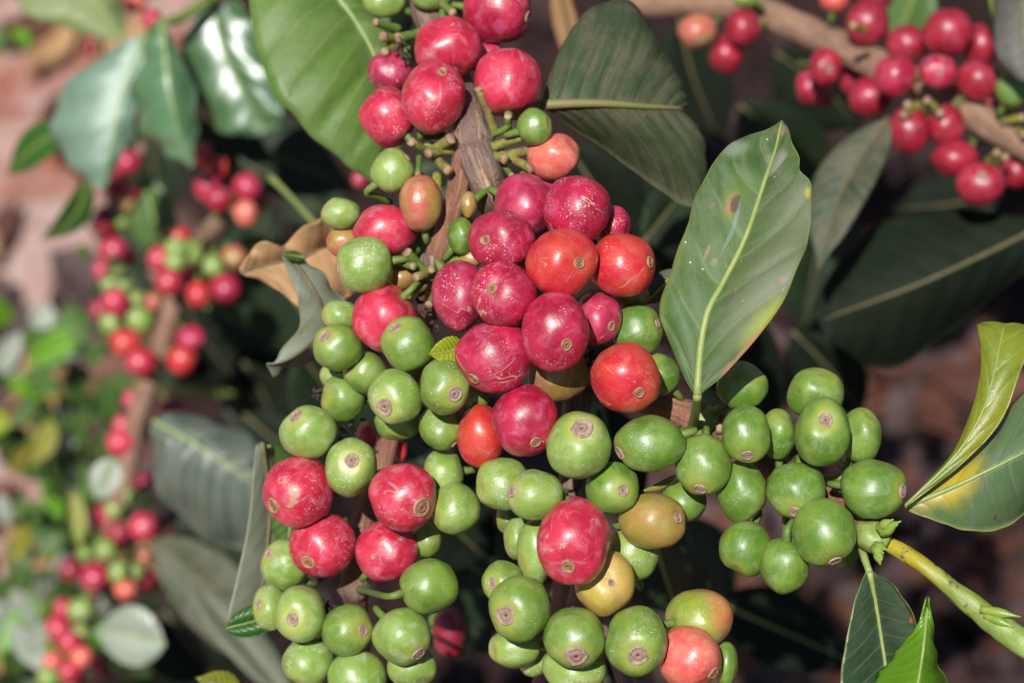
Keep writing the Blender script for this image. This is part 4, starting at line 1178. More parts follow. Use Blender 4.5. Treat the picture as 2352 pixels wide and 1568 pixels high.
gleaf('small yellow edged green leaf at the bottom edge left of the lower left bunch', (560, 1620, .66), (450, 1555, .65), 40, 'yellowish', bow=-10, roll=0.3, seed=15)
gleaf('pale round leaf near the bottom left corner beside the lowest blurred bunch', (380, 1480, 0.97), (215, 1450, 0.98), 70, 'palewhite', bow=-10, roll=-0.2, fold=0.1, seed=16, midmat='midrib_pale')
gleaf('pale grey green leaf left of the low branch, above the rosy blurred cherries', (262, 1050, 1.0), (222, 1150, 1.0), 38, 'palewhite', roll=0.2, seed=17, midmat='midrib_pale')
gleaf('yellow leaf standing left of the low blurred bunch', (170, 1130, 1.03), (182, 1260, 1.03), 20, 'yellowish', bow=6, roll=0.3, seed=18)

# leaves on the right
gleaf('narrow dark leaf with an olive margin hanging under the upper right branch', (2040, 270, .77), (1880, 620, .75), 78, 'dusty', bow=-26, roll=0.55, midmat='midrib_dull', seed=21, rib=0.0007)
leaf('big dark leaf with a straight tan midrib at the right edge',
     [(2420, 500, 2420, 500, 2420, 600), (2330, 495, 2340, 545, 2330, 640), (2200, 478, 2230, 598, 2235, 720), (2060, 492, 2115, 650, 2150, 785), (1960, 560, 2010, 690, 2070, 840), (1900, 640, 1930, 718, 1990, 835), (1860, 715, 1880, 738, 1920, 790)],
     0.79, 'dim', 'midrib_dull', dl=[0, 0, 4, 8, 8, 4, 0], dm=[0, -4, -8, -10, -8, -4, 0], dr=[0, 6, 12, 16, 16, 10, 0], bulge=0.08, quilt=0.0016, nveins=9, seed=22, rib=0.0008)  # dim tone puts this leaf's shade into its colour
leaf('yellow green folded leaf half standing up at the right edge, over the yellow patched leaf',
     [(2081, 1155, 2080, 1160, 2083, 1163), (2185, 1040, 2190, 1052, 2215, 1060), (2235, 925, 2255, 950, 2300, 965), (2252, 830, 2285, 850, 2345, 850), (2246, 760, 2300, 775, 2372, 780), (2243, 743, 2310, 742, 2362, 748)],
     0.566, 'fold', 'midrib', dl=[0, 2, 4, 6, 9, 12], dm=[0, 0, 1, 3, 6, 10], dr=[0, 0, 1, 3, 6, 10], bulge=0.1, seed=23, rib=0.0004)
leaf('green leaf with a yellow patch at its base, rightmost beside the green cherry cluster',
     [(2082, 1155, 2080, 1163, 2084, 1172), (2200, 1058, 2175, 1125, 2155, 1198), (2290, 965, 2260, 1085, 2240, 1220), (2370, 880, 2350, 1040, 2320, 1205), (2440, 850, 2430, 1000, 2400, 1140)],
     0.572, lambda sp: leaf_mat('leaf_yellow_patched', (0.075, 0.135, 0.045), (0.11, 0.18, 0.06), (0.17, 0.22, 0.08), dust=0.5, dustcol=(0.14, 0.19, 0.12), edge=(0.30, 0.28, 0.05), edge_amt=0.3, rough=0.36, spots=sp, trans=0.2, nv=7),
     'midrib', dl=[0, 4, 8, 12, 16], dm=[0, -2, -3, -3, 0], dr=[0, 0, 3, 8, 14], spots=[(2190, 1115, 0.16, 0.6, (0.46, 0.34, 0.025), 0.65, 0.92), (2110, 1155, 0.12, 0.9, (0.36, 0.29, 0.05), 0.7, 0.6), (2180, 1120, 0.02, 0.06, (0.05, 0.04, 0.05), 0.3, 0.8), (2285, 1190, 0.01, 0.04, (0.1, 0.05, 0.04), 0.2, 0.9)], bulge=0.1, seed=24, rib=0.0007)
leaf('hanging dark green leaf on a pale stalk under the right cluster',
     [(1990, 1308, 1997, 1312, 2006, 1312), (1962, 1385, 2012, 1385, 2052, 1345), (1945, 1470, 2024, 1460, 2095, 1410), (1930, 1560, 2036, 1540, 2110, 1480), (1925, 1640, 2042, 1620, 2120, 1570), (1940, 1700, 2045, 1700, 2120, 1660)],
     0.574, lambda sp: leaf_mat('leaf_hanging', (0.022, 0.05, 0.02), (0.035, 0.07, 0.028), (0.18, 0.24, 0.10), dust=0.4, dustcol=(0.10, 0.12, 0.085), edge=(0.2, 0.23, 0.04), edge_amt=0.2, rough=0.38, spots=sp, trans=0.12, nv=9),
     'midrib', dl=[0, -3, -4, -4, -4, -4], dm=[0, 3, 4, 4, 4, 4], dr=[0, -5, -8, -8, -8, -8], spots=[(2100, 1420, 0.02, 0.12, (0.35, 0.12, 0.04), 0.3, 0.9)], bulge=0.06, quilt=0.0006, petiole=[(1974, 1228, .583), (1984, 1275, .577)], rib=0.0008, seed=25)
leaf('bright green upright leaf with white highlights at the bottom edge near the right corner',
     [(2128, 1374, 2131, 1373, 2134, 1375), (2108, 1432, 2126, 1430, 2143, 1430), (2062, 1490, 2120, 1490, 2148, 1485), (2030, 1530, 2112, 1545, 2158, 1530), (1998, 1570, 2104, 1590, 2180, 1570), (1960, 1640, 2095, 1650, 2220, 1640)],
     0.552, 'bright', 'midrib', dl=[0, 0, 4, 8, 12, 16], dm=[4, 0, -4, -4, -4, 0], dr=[0, 2, 8, 12, 16, 20], bulge=0.12, wave=0.0006, seed=26, rib=0.0005)
leaf('grey dusty leaf cut by the top right corner of the photo',
     [(2280, -40, 2340, -60, 2400, -60), (2284, 20, 2345, 10, 2400, 0), (2282, 80, 2345, 80, 2400, 80), (2292, 135, 2350, 145, 2400, 150), (2340, 185, 2365, 190, 2390, 190)],
     0.75, leaf_mat('leaf_corner', (0.06, 0.065, 0.05), (0.08, 0.085, 0.07), (0.1, 0.11, 0.08), dust=0.6, dustcol=(0.15, 0.13, 0.12), rough=0.5, trans=0.1), 'midrib_dull', dl=[10, 8, 6, 4, 2], dr=[0, 0, 0, 0, 0], seed=27)
gleaf('dim green leaf behind the red cherries at the top right', (2120, -60, .92), (2050, 120, .93), 70, 'mid', roll=0.3, seed=28)
gleaf('narrow dark leaf edge left of the corner leaf at the top right', (2272, -30, .77), (2300, 130, .78), 14, 'dark', roll=0.6, seed=29)
gleaf('small dim leaf behind the base of the large spotted leaf', (1560, 620, .60), (1480, 700, .605), 30, 'dusty', roll=0.4, seed=30)
gleaf('dark green leaf out of focus under the right cluster', (1500, 1230, .72), (1560, 1420, .74), 110, 'dark', roll=0.3, seed=31)
gleaf('dim wide leaf under the lowest right greens, bottom right of the middle', (1640, 1380, .84), (1960, 1520, .86), 90, 'dim', roll=-0.2, seed=32)
gleaf('tiny yellow green leaflet in the middle of the left cluster', (1066, 790, .580), (983, 812, .574), 34, 'lime', bow=8, roll=0.0, fold=0.3, seed=33, rib=0.0004, n=24, nv=10)
gleaf('thin yellowish bract left of the green cherry with navel straight down', (1555, 1088, .590), (1468, 1128, .585), 9, 'yellowish', bow=8, roll=0.5, seed=34, rib=0.0003, n=20, nv=8)

# understory leaves, near black to stand in for shade behind the main branch
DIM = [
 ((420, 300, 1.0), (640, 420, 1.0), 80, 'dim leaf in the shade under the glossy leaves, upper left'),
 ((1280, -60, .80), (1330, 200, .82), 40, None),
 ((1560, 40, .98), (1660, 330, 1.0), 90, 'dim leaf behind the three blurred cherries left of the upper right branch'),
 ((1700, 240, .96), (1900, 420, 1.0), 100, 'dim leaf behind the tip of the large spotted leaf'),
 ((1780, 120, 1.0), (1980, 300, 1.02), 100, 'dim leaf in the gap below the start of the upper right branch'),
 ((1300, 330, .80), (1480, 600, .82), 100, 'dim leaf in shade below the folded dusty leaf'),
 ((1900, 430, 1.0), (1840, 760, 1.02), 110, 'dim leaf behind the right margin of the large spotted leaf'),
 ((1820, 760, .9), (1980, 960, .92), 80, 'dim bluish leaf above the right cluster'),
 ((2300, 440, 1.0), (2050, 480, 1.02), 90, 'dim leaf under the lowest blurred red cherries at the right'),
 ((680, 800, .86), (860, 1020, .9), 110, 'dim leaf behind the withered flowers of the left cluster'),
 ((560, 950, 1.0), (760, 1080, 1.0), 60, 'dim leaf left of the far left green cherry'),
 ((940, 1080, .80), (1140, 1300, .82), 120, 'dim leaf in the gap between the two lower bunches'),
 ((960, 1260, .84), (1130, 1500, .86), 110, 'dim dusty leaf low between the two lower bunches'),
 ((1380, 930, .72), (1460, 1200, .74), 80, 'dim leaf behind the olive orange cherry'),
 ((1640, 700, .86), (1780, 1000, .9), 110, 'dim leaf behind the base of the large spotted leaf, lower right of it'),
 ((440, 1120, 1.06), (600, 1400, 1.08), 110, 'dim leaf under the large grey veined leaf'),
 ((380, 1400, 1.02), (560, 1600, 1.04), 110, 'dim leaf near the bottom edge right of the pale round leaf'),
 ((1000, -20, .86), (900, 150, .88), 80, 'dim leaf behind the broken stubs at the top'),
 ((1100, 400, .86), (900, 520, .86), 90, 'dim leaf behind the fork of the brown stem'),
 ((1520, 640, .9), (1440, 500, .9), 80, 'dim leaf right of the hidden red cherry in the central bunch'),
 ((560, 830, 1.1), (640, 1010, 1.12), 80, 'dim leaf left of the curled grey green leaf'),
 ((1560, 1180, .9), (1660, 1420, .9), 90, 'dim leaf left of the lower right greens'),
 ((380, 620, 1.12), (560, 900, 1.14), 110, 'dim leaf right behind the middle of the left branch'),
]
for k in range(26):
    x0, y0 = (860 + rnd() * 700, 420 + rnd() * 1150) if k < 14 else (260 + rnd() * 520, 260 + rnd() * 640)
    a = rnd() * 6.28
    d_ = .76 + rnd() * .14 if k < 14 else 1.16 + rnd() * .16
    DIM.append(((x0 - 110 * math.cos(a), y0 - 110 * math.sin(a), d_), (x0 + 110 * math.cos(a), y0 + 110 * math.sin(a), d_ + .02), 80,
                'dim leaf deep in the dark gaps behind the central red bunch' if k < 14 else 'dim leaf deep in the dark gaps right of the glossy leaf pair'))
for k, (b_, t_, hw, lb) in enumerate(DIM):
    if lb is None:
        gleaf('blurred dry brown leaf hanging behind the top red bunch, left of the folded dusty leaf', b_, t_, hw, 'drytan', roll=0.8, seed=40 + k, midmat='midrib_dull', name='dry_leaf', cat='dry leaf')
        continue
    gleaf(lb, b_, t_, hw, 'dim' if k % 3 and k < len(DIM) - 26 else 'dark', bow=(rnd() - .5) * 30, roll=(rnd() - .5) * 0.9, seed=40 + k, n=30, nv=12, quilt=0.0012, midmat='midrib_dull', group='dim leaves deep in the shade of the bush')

# sunlit clutter of small leaves along the far left
CL = [
 ('pale', 'small pale whitish blurred leaf among the clutter at the lower left edge', 'palewhite'),
 ('mid', 'small mid green blurred leaf among the clutter at the lower left edge', 'mid'),
 ('bright', 'small bright green blurred leaf among the clutter at the lower left edge', 'bright'),
 ('yellow', 'small yellow green blurred leaf among the clutter at the lower left edge', 'yellowish'),
]
CLUT = [  # x0, y0, x1, y1, half width, kind, depth
 (20, 1360, 90, 1440, 32, 0, 1.15), (110, 1540, 20, 1420, 30, 0, 1.12), (60, 1500, 130, 1420, 26, 0, 1.10), (10, 1480, 40, 1560, 30, 1, 1.2), (40, 1400, 0, 1500, 26, 2, 1.14), (150, 1568, 60, 1590, 30, 3, 1.1),
 (150, 1330, 90, 1380, 26, 0, 1.2), (60, 1200, 20, 1290, 22, 3, 1.16), (100, 1100, 140, 1200, 24, 2, 1.2), (30, 1090, 80, 1010, 24, 3, 1.2), (120, 960, 70, 1070, 26, 3, 1.22),
 (180, 940, 120, 1120, 40, 1, 1.24), (60, 850, 140, 900, 30, 1, 1.25), (190, 760, 60, 840, 34, 2, 1.2), (70, 770, 120, 860, 30, 1, 1.22), (150, 700, 200, 790, 36, 1, 1.2), (0, 860, 50, 760, 30, 0, 1.26),
 (20, 960, 0, 1060, 24, 1, 1.3), (200, 840, 160, 930, 34, 1, 1.24), (230, 860, 270, 980, 26, 1, 1.18), (250, 980, 220, 1060, 26, 1, 1.2), (110, 1010, 180, 1020, 24, 0, 1.24), (160, 1100, 100, 1130, 26, 1, 1.2),
 (200, 1060, 190, 1160, 22, 1, 1.22), (60, 1130, 30, 1200, 20, 1, 1.2), (140, 1220, 80, 1260, 26, 1, 1.22), (20, 1240, 60, 1330, 26, 1, 1.26), (0, 1130, 20, 1210, 24, 0, 1.25), (190, 600, 200, 560, 14, 2, 1.14),
 (100, 1370, 170, 1380, 30, 1, 1.16), (300, 900, 250, 860, 22, 1, 1.2), (230, 780, 210, 850, 24, 1, 1.2), (20, 790, 40, 870, 24, 0, 1.28), (60, 110, 30, 60, 22, 2, 1.2), (10, 60, -30, 130, 40, 1, 1.2),
 (130, 1330, 200, 1380, 30, 1, 1.14), (80, 920, 30, 980, 26, 1, 1.26), (280, 760, 240, 820, 20, 1, 1.2), (60, 1300, 0, 1380, 30, 1, 1.22), (120, 1150, 90, 1230, 24, 2, 1.24), (190, 1180, 140, 1260, 26, 1, 1.2),
]
for k, (x0, y0, x1, y1, hw, kd, d_) in enumerate(CLUT):
    gleaf(CL[kd][1], (x0, y0, d_), (x1, y1, d_ + (rnd() - .5) * 0.05), hw, CL[kd][2], bow=(rnd() - .5) * 16, roll=(rnd() - .5) * 1.4, seed=90 + k, n=18, nv=8,
          group='small sunlit leaves at the lower left edge', ribs=False)

for k in range(110):
    x0, y0 = -20 + rnd() * 330, 720 + rnd() * 880
    if x0 > 150 + (y0 - 740) * 0.16 + 60:
        x0 -= 150
    a = rnd() * 6.28
    ln = 60 + rnd() * 70
    d_ = 1.27 + rnd() * 0.16
    kd = (1, 1, 1, 2, 3, 1, 1, 1, 0)[k % 9]
    gleaf(CL[kd][1], (x0, y0, d_), (x0 + ln * math.cos(a), y0 + ln * math.sin(a), d_ + (rnd() - .5) * 0.05), 22 + rnd() * 16, ('lime' if kd == 3 and k % 2 else CL[kd][2]) if kd != 1 or k % 2 else 'dark', bow=(rnd() - .5) * 16, roll=(rnd() - .5) * 1.2,
          seed=190 + k, n=16, nv=8, group='small sunlit leaves at the lower left edge', ribs=False)

# unseen leaves added above the frame to shade the bush and the mulch
for k in range(30):
    if k < 30:
        d_ = .84 + rnd() * .2
        x0, y0 = 1020 + rnd() * 1900, -160 - rnd() * 1000
        hw = 120 + rnd() * 60
    else:
        d_ = .58 + rnd() * .08
        x0, y0 = 1560 + rnd() * 900, -220 - rnd() * 420
        hw = 120 + rnd() * 60
    a = -2.2 + rnd() * 1.3
    ln = 380 + rnd() * 160
    y1 = min(y0 + ln * math.sin(a), -200)
    gleaf('unseen dark green leaf added above the frame to cast shade into the bush', (x0, min(y0, -150), d_), (x0 + ln * math.cos(a), y1, d_ + (rnd() - .5) * 0.1), hw, 'dark', roll=(rnd() - .5) * 0.8,
          seed=300 + k, n=14, nv=8, group='unseen leaves added above the frame for shade', ribs=False)


# ------------------------------------------------------------------ branches
def branch(name, label, cat, path, radii, mat, **kw):
    o = P(*path[0])
    t = thing(name, o, label, cat)
    tube('bark', [P(*p) for p in path], radii, mat, t, o, **kw)
    return t, o


main, mo = branch('coffee_branch', 'brown woody coffee branch forking behind the central red bunch, with broken green stubs', 'branch', MAIN,
                  [.0042, .0044, .0042, .0040, .0044, .0052], M['bark'], n=60, seg=18, rough=0.16, freq=160, seed=1)
tube('fork', [P(*p) for p in FORK_L], [.0038, .0032, .0026, .0027, .0034, .0026, .0024, .0023, .0024, .0026, .0026, .0036, .0030, .0034, .0024, .002], M['bark_red'], main, mo, n=110, seg=14, rough=0.18, freq=180, seed=2)
tube('fork', [P(*p) for p in FORK_R], [.0042, .0048, .0046, .0034, .0030, .0032, .0034, .0034, .0034, .0034, .003, .003, .003, .003], M['bark'], main, mo, n=110, seg=14, rough=0.2, freq=170, seed=3)
# raised tan strip of peeling bark on the right fork, node collars
tube('bark_strip', [P(1100, 372, .5975), P(1118, 420, .5962), P(1136, 462, .5985), P(1150, 492, .603)], [.0005, .0008, .0008, .0004], M['cut'], main, mo, n=14, seg=8, rough=0.3, freq=500)
for (x, y, d, r) in [(1084, 322, .6045, .0058), (995, 612, .603, .0042), (814, 1348, .618, .0042), (1018, 130, .636, .0050)]:
    pts = [P(x - 4, y - 22, d + .001), P(x, y, d), P(x + 2, y + 22, d + .001)]
    tube('node', pts, [r * .72, r, r * .72], M['bark'], main, mo, n=10, seg=16, rough=0.22, freq=260, seed=x)


def stub(x0, y0, x1, y1, d, r, parent, o, mat='stub_yellow'):
    a, b = P(x0, y0, d + .003), P(x1, y1, d - .003)
    s_ = tube('stalk_stub', [a, a.lerp(b, .5), b], [r * 1.1, r * .92, r], M[mat], parent, o, n=8, seg=10, rough=0.12, freq=500, seed=x0)
    e = (b - a).normalized()
    tube('cut_end', [b - e * r * .35, b + e * r * .45], [r * 1.06, r * .92], M['cut'], s_, o, n=2, seg=10, rough=0.25, freq=900, seed=y0)


for (x0, y0, x1, y1, r) in [(984, 352, 1036, 319, 13), (990, 352, 945, 326, 10), (992, 356, 1030, 392, 12), (1040, 345, 985, 352, 11), (963, 360, 960, 400, 7), (970, 408, 944, 434, 12), (1003, 403, 1007, 455, 11),
                            (917, 67, 862, 52, 10), (920, 90, 880, 84, 11), (912, 106, 884, 120, 10), (934, 100, 936, 142, 9), (975, 75, 915, 88, 12), (1015, 8, 1040, 30, 10),
                            (1112, 345, 1202, 313, 12), (1150, 360, 1246, 340, 12), (1110, 350, 1160, 366, 12), (1150, 352, 1222, 388, 11), (1150, 372, 1176, 404, 7), (1168, 318, 1167, 268, 9), (1140, 310, 1100, 205, 10),
                            (995, 640, 935, 580, 11), (1005, 620, 955, 637, 11), (955, 640, 992, 618, 10), (975, 655, 934, 678, 11), (905, 598, 950, 612, 9), (1002, 668, 985, 700, 9)]:
    d_ = .598 if y0 > 500 else (.6 if y0 > 250 else .628)
    m_ = 'stalk_green' if r < 10 or (x0 + y0) % 3 == 0 else 'stub_yellow'
    stub(x0, y0, x1, y1, d_, r * MPP(d_), main, mo, m_)


def crumbs(x, y, d, n, spread, parent, o, size=9):
    V, F = [], []
    c = P(x, y, d)
    mp = MPP(d)
    for k in range(n):
        a = c + RGT * ((rnd() - .5) * spread * mp) + UPV * ((rnd() - .5) * spread * mp) + FWD * ((rnd() - .5) * spread * mp * .5)
        dr = Vector((rnd() - .5, rnd() - .5, rnd() - .5)).normalized()
        s_ = size * mp * (0.5 + rnd())
        pts = [a, a + dr * s_, a + dr * s_ * 1.8 + Vector((rnd() - .5, rnd() - .5, rnd() - .5)) * s_]
        VV, FF, AA = tube_data(catmull(pts, 5), interp([s_ * .35, s_ * .4, s_ * .12], 5), 6, 0.5, 900, True, k, len(V))
        V += VV
        F += FF
    link('withered_flower', V, F, M['wither'], parent, o)


for (x, y, d, n, sp) in [(975, 690, .603, 16, 60), (985, 745, .606, 12, 40), (795, 985, .612, 24, 70), (735, 915, .61, 14, 40), (760, 1390, .608, 12, 46), (720, 1372, .61, 8, 40), (925, 120, .622, 10, 40), (1355, 830, .59, 14, 40), (1310, 1140, .596, 12, 40), (950, 418, .6, 10, 34)]:
    crumbs(x, y, d, n, sp, main, mo)

twig, to = branch('fruiting_twig', 'reddish brown twig carrying the right green cluster, ending in a yellow shoot with buds', 'branch', TWIG_R,
                  [.0034, .0036, .0034, .0033, .0042, .0032, .0036, .0030, .0030, .0036], M['bark_red'], n=80, seg=16, rough=0.14, freq=180, seed=5)
SH = [(2000, 1220, .580), (2035, 1245, .5765), (2110, 1290, .572), (2180, 1345, .570), (2240, 1393, .569), (2262, 1410, .569)]
tube('young_shoot', [P(*p) for p in SH], [.0022, .0018, .0019, .0021, .0027, .0026], M['shoot'], twig, to, n=60, seg=18, rough=0.16, freq=240, seed=6)
tube('young_shoot', [P(2250, 1402, .569), P(2290, 1432, .566), P(2370, 1490, .562)], [.0026, .0029, .0030], M['sheath'], twig, to, n=30, seg=16, rough=0.18, freq=240, seed=6)
tube('sheath', [P(1968, 1200, .583), P(1995, 1225, .576), P(2020, 1240, .574), P(2035, 1248, .574)], [.0014, .0034, .0034, .0022], M['sheath'], twig, to, n=20, seg=20, rough=0.3, freq=200, seed=7)
for (x0, y0, x1, y1) in [(2020, 1218, 2070, 1196), (2025, 1225, 2062, 1204), (2018, 1212, 2052, 1192), (2010, 1255, 2026, 1286), (2005, 1258, 2030, 1270), (2015, 1262, 2022, 1296), (2012, 1250, 2036, 1262),
                         (2252, 1398, 2345, 1416), (2262, 1412, 2330, 1440), (2270, 1424, 2352, 1468)]:
    dd = .5655 if x0 < 2200 else .5612
    kb = 1.0 if x0 < 2200 else 1.0
    a, b = P(x0, y0, dd + .004), P(x1, y1, dd)
    tube('bud', [a, a.lerp(b, .45), b], [.0009 * kb, .0012 * kb, .00015], M['bud'], twig, to, n=8, seg=8)
for (x0, y0, x1, y1, r) in [(1700, 925, 1665, 965, 9), (1665, 965, 1625, 978, 12), (1575, 985, 1625, 975, 11), (1640, 945, 1650, 985, 13), (1910, 1097, 1945, 1098, 11), (1880, 1100, 1935, 1097, 11), (1805, 1240, 1806, 1150, 10), (1735, 1010, 1700, 1020, 9), (1600, 1005, 1640, 985, 10)]:
    stub(x0, y0, x1, y1, .592 if x0 < 1750 else .588, r * MPP(.59), twig, to, 'stalk_green')
tube('node', [P(1592, 962, .593), P(1615, 972, .592), P(1640, 985, .593)], [.0032, .0046, .0034], M['sheath'], twig, to, n=8, seg=14, rough=0.25, freq=250)

lowt, lo_ = branch('fruiting_twig', 'thin brown twig showing at the bottom edge left of the middle pair of naveled greens', 'branch', TWIG_B, [.0022, .0022, .0021, .002], M['bark_tan'], n=40, seg=12, rough=0.14, freq=200, seed=8)

ur, uo = branch('coffee_branch', 'blurred tan branch with red cherries crossing the upper right corner', 'branch', BR_UR, [.0050, .0050, .0050, .0052, .0050, .0050, .0048, .0054, .0048, .0046], M['bark_tan'], n=60, seg=14, rough=0.16, freq=120, seed=9)
for (x0, y0, x1, y1) in [(2100, 262, 2085, 240), (2120, 250, 2130, 230), (2140, 240, 2160, 262), (2110, 240, 2075, 265), (2270, 370, 2290, 350), (2285, 372, 2310, 360), (1985, 70, 1960, 58), (2320, 260, 2330, 230), (2300, 280, 2350, 270), (2340, 300, 2352, 310)]:
    stub(x0, y0, x1, y1, .775, 9 * MPP(.775), ur, uo)
lb, lo2 = branch('coffee_branch', 'blurred tan branch running down the far left between red cherries', 'branch', BR_LB, [.0036, .0036, .0042, .0040, .0042, .0044, .0044, .0044, .0042, .0038, .0036, .0034, .0034], M['bark_tan'], n=60, seg=12, rough=0.12, freq=90, seed=10)
fl, fo = branch('fruiting_twig', 'blurred thin twig at the far left strung with dark red cherries', 'branch', BR_FL, [.0022] * 7, M['bark_tan'], n=40, seg=10, rough=0.12, freq=90, seed=11)
tb, tbo = branch('fruiting_twig', 'short twig reaching in from the top edge above the glossy leaf pair', 'branch', [(520, -30, .96), (420, 40, .95), (372, 52, .945), (338, 80, .955)], [.002, .002, .0016, .0014], M['stalk_green'], n=20, seg=8, seed=12)
bs, bso = branch('fruiting_twig', 'thin pale blurred stalk slanting under the broad sunlit leaf', 'branch', [(620, 405, .86), (670, 455, .84), (720, 510, .82), (800, 600, .8)], [.0011, .0008, .0008, .0008], M['midrib'], n=20, seg=8, seed=13)

# ------------------------------------------------------------------ ground
V, F = [], []
NG = 150
for i in range(NG + 1):
    for j in range(NG + 1):
        u, v_ = -1 + 2 * i / NG, -1 + 2 * j / NG
        x = 1.1 * u + 29 * u ** 5
        y = 1.15 + 1.1 * v_ + 29 * v_ ** 5
        q = Vector((x, y, 0))
        z = 0.03 * noise.noise(q * 2.2) + 0.014 * noise.noise(q * 7) + 0.007 * noise.noise(q * 19)
        V.append((x, y, z))
for i in range(NG):
    for j in range(NG):
        a = i * (NG + 1) + j
        F.append((a, a + NG + 1, a + NG + 2, a + 1))
b = NB('soil')
tc = b.n('ShaderNodeTexCoord').outputs['Object']
sx = b.sep(tc)
mul = b.math('ADD', b.math('ADD', sx[0], b.math('MULTIPLY', b.math('SUBTRACT', sx[1], 1.15), -0.08)), b.math('MULTIPLY', b.math('SUBTRACT', b.noise(tc, 6, 3), 0.5), 0.22))
mm = b.ramp(mul, -0.305, -0.235)
n1 = b.noise(tc, 11, 6, 0.6)
n2 = b.noise(tc, 60, 5, 0.65)
clay = b.mix(b.ramp(n1, 0.42, 0.58), (0.25, 0.085, 0.055), (0.37, 0.235, 0.20))
n3 = b.noise(tc, 24, 4, 0.6)
clay = b.mix(b.ramp(n3, 0.52, 0.64, 0, 0.75), clay, (0.45, 0.35, 0.32))
clay = b.mix(b.ramp(n3, 0.44, 0.34, 0, 0.7), clay, (0.13, 0.055, 0.04))
clay = b.mix(b.ramp(n2, 0.5, 0.7, 0, 0.5), clay, (0.41, 0.32, 0.285))
clay = b.mix(b.ramp(b.noise(tc, 4, 2), 0.55, 0.7, 0, 0.6), clay, (0.30, 0.10, 0.062))
mulch_shade = b.mix(b.ramp(n1, 0.35, 0.65), (0.012, 0.006, 0.006), (0.028, 0.012, 0.011))  # dark mulch, darkened further to hold the shade under the bush
mulch_shade = b.mix(b.ramp(n2, 0.55, 0.72, 0, 0.7), mulch_shade, (0.045, 0.027, 0.025))
b.bump(b.math('ADD', n1, n2), 0.6, 0.01)
soil = b.final(b.mix(mm, clay, mulch_shade), 0.9, 0.2)
g = link('ground', V, F, soil)
tag(g, 'reddish bare soil turning to mulch darkened with painted shade under the bush', 'ground', kind='structure')


def ground_z(x, y):
    q = Vector((x, y, 0))
    return 0.03 * noise.noise(q * 2.2) + 0.014 * noise.noise(q * 7) + 0.007 * noise.noise(q * 19)


# fallen leaves on the mulch
LL = ['brown curled fallen leaf, blurred, lying in the dark mulch at the lower right', 'greyish fallen leaf, blurred, lying in the dark mulch at the lower right', 'dark decayed fallen leaf lying in the mulch under the bush']
for k in range(90):
    px, py = (1560 + rnd() * 850, 800 + rnd() * 850) if k < 66 else (300 + rnd() * 1900, rnd() * 1568)
    dz = FWD.z + UPV.z * (-(py - VH / 2) / VW * K)
    d_ = -CAM.z / dz
    c = P(px, py, d_)
    z = ground_z(c.x, c.y) + 0.004
    ln = 0.06 + rnd() * 0.07
    a = rnd() * 6.28
    dr = Vector((math.cos(a), math.sin(a), (rnd() - .5) * .3))
    sd = Vector((-math.sin(a), math.cos(a), (rnd() - .5) * .5))
    kind = 2 if k >= 66 else (0 if rnd() < .42 else (1 if rnd() < .45 else 2))
    Ls, Ms, Rs = [], [], []
    cu = 0.1 + rnd() * 0.35
    for i in range(8):
        s = i / 7
        wd = ln * .24 * max(.02, math.sin(math.pi * s ** .85)) ** .85
        m_ = Vector((c.x, c.y, z)) + dr * (ln * (s - .5)) + Vector((0, 0, cu * ln * .5 * (1 - math.sin(math.pi * s))))
        up = Vector((0, 0, wd * cu * 1.6))
        Ms.append(m_)
        Ls.append(m_ - sd * wd + up)
        Rs.append(m_ + sd * wd + up)
    leaf_mesh(Ls, Ms, Rs, 'fallen_leaf', LL[kind], 'fallen leaf', LM[['litter_brown', 'litter_grey', 'litter_dark'][kind]], M['midrib_dull'],
              group='fallen leaves in the mulch', n=16, nv=8, ribs=False, toward=Vector((0, 0, 1)), seed=k, wave=0.002)

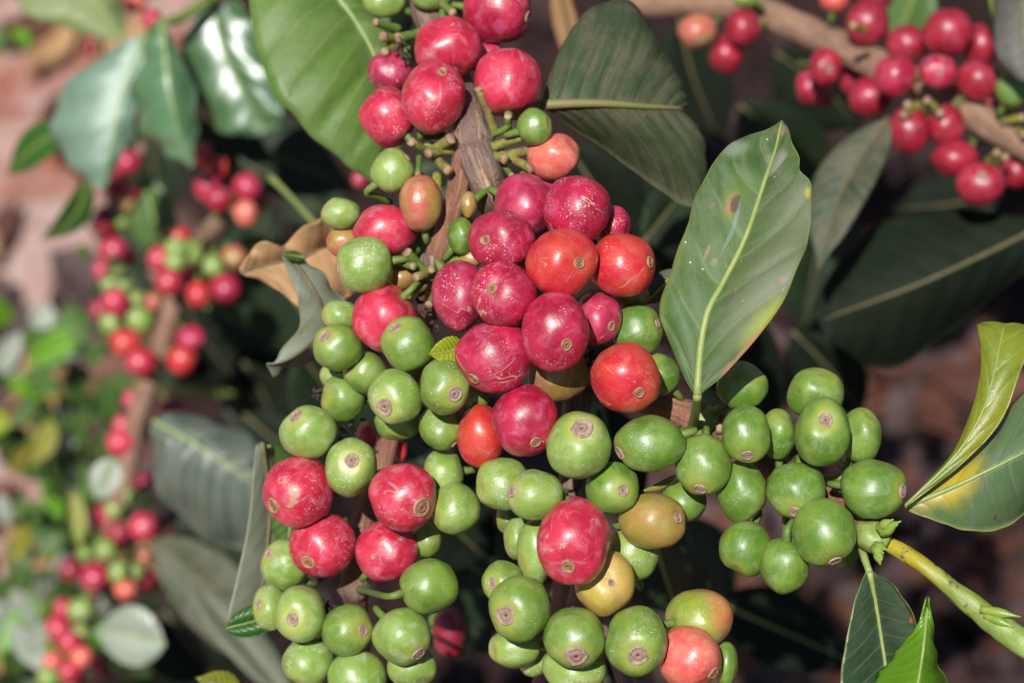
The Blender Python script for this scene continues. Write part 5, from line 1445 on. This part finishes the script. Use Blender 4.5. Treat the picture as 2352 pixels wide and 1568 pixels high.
for k in range(34):
    px, py = -80 + rnd() * 420, -60 + rnd() * 1500
    dz = FWD.z + UPV.z * (-(py - VH / 2) / VW * K)
    d_ = -CAM.z / dz
    c = P(px, py, d_)
    z = ground_z(c.x, c.y) + 0.004
    ln = 0.04 + rnd() * 0.06
    a = rnd() * 6.28
    dr = Vector((math.cos(a), math.sin(a), (rnd() - .5) * .3))
    sd = Vector((-math.sin(a), math.cos(a), (rnd() - .5) * .5))
    cu = 0.2 + rnd() * 0.4
    Ls, Ms, Rs = [], [], []
    for i in range(8):
        s = i / 7
        wd = ln * .22 * max(.02, math.sin(math.pi * s ** .85)) ** .85
        m_ = Vector((c.x, c.y, z)) + dr * (ln * (s - .5)) + Vector((0, 0, cu * ln * .5 * (1 - math.sin(math.pi * s))))
        up = Vector((0, 0, wd * cu * 1.6))
        Ms.append(m_)
        Ls.append(m_ - sd * wd + up)
        Rs.append(m_ + sd * wd + up)
    leaf_mesh(Ls, Ms, Rs, 'fallen_leaf', 'withered brown fallen leaf, very blurred, lying on the reddish soil at the far left', 'fallen leaf',
              LM[('drytan', 'litter_brown', 'litter_grey')[k % 3]], M['midrib_dull'], group='fallen leaves on the red soil', n=16, nv=8, ribs=False, toward=Vector((0, 0, 1)), seed=k + 200, wave=0.002)

# fine litter: crumbs of leaf and twig nobody could count
V, F = [], []
for k in range(2600):
    x, y = -0.15 + rnd() * 0.95, 0.6 + rnd() * 1.3
    z = ground_z(x, y) + 0.001
    a = rnd() * 6.28
    l_, w_ = 0.004 + rnd() * 0.016, 0.002 + rnd() * 0.006
    dr = Vector((math.cos(a) * l_, math.sin(a) * l_, (rnd() - .3) * .006))
    sd = Vector((-math.sin(a) * w_, math.cos(a) * w_, (rnd() - .3) * .004))
    c = Vector((x, y, z + 0.002))
    k0 = len(V)
    for (p, q) in ((-1, -.4), (-.3, -1), (1, -.3), (.8, .5), (-.2, 1)):
        V.append(c + dr * p + sd * q)
    top = c + Vector((0, 0, .002))
    V.append(top)
    for i in range(5):
        F.append((k0 + i, k0 + (i + 1) % 5, k0 + 5))
    F.append((k0 + 4, k0 + 3, k0 + 2, k0 + 1, k0))
b = NB('fine_litter')
gi = b.n('ShaderNodeNewGeometry').outputs['Random Per Island']
cr = b.n('ShaderNodeValToRGB')
b.set(cr.inputs[0], gi)
cr.color_ramp.elements[0].color = (0.03, 0.015, 0.013, 1)
cr.color_ramp.elements[1].color = (0.085, 0.054, 0.05, 1)
e = cr.color_ramp.elements.new(0.55)
e.color = (0.035, 0.017, 0.015, 1)
lt = link('leaf_litter', V, F, b.final(cr.outputs[0], 0.8, 0.25))
tag(lt, 'crumbled brown leaf litter scattered over the dark mulch', 'leaf litter', kind='stuff')
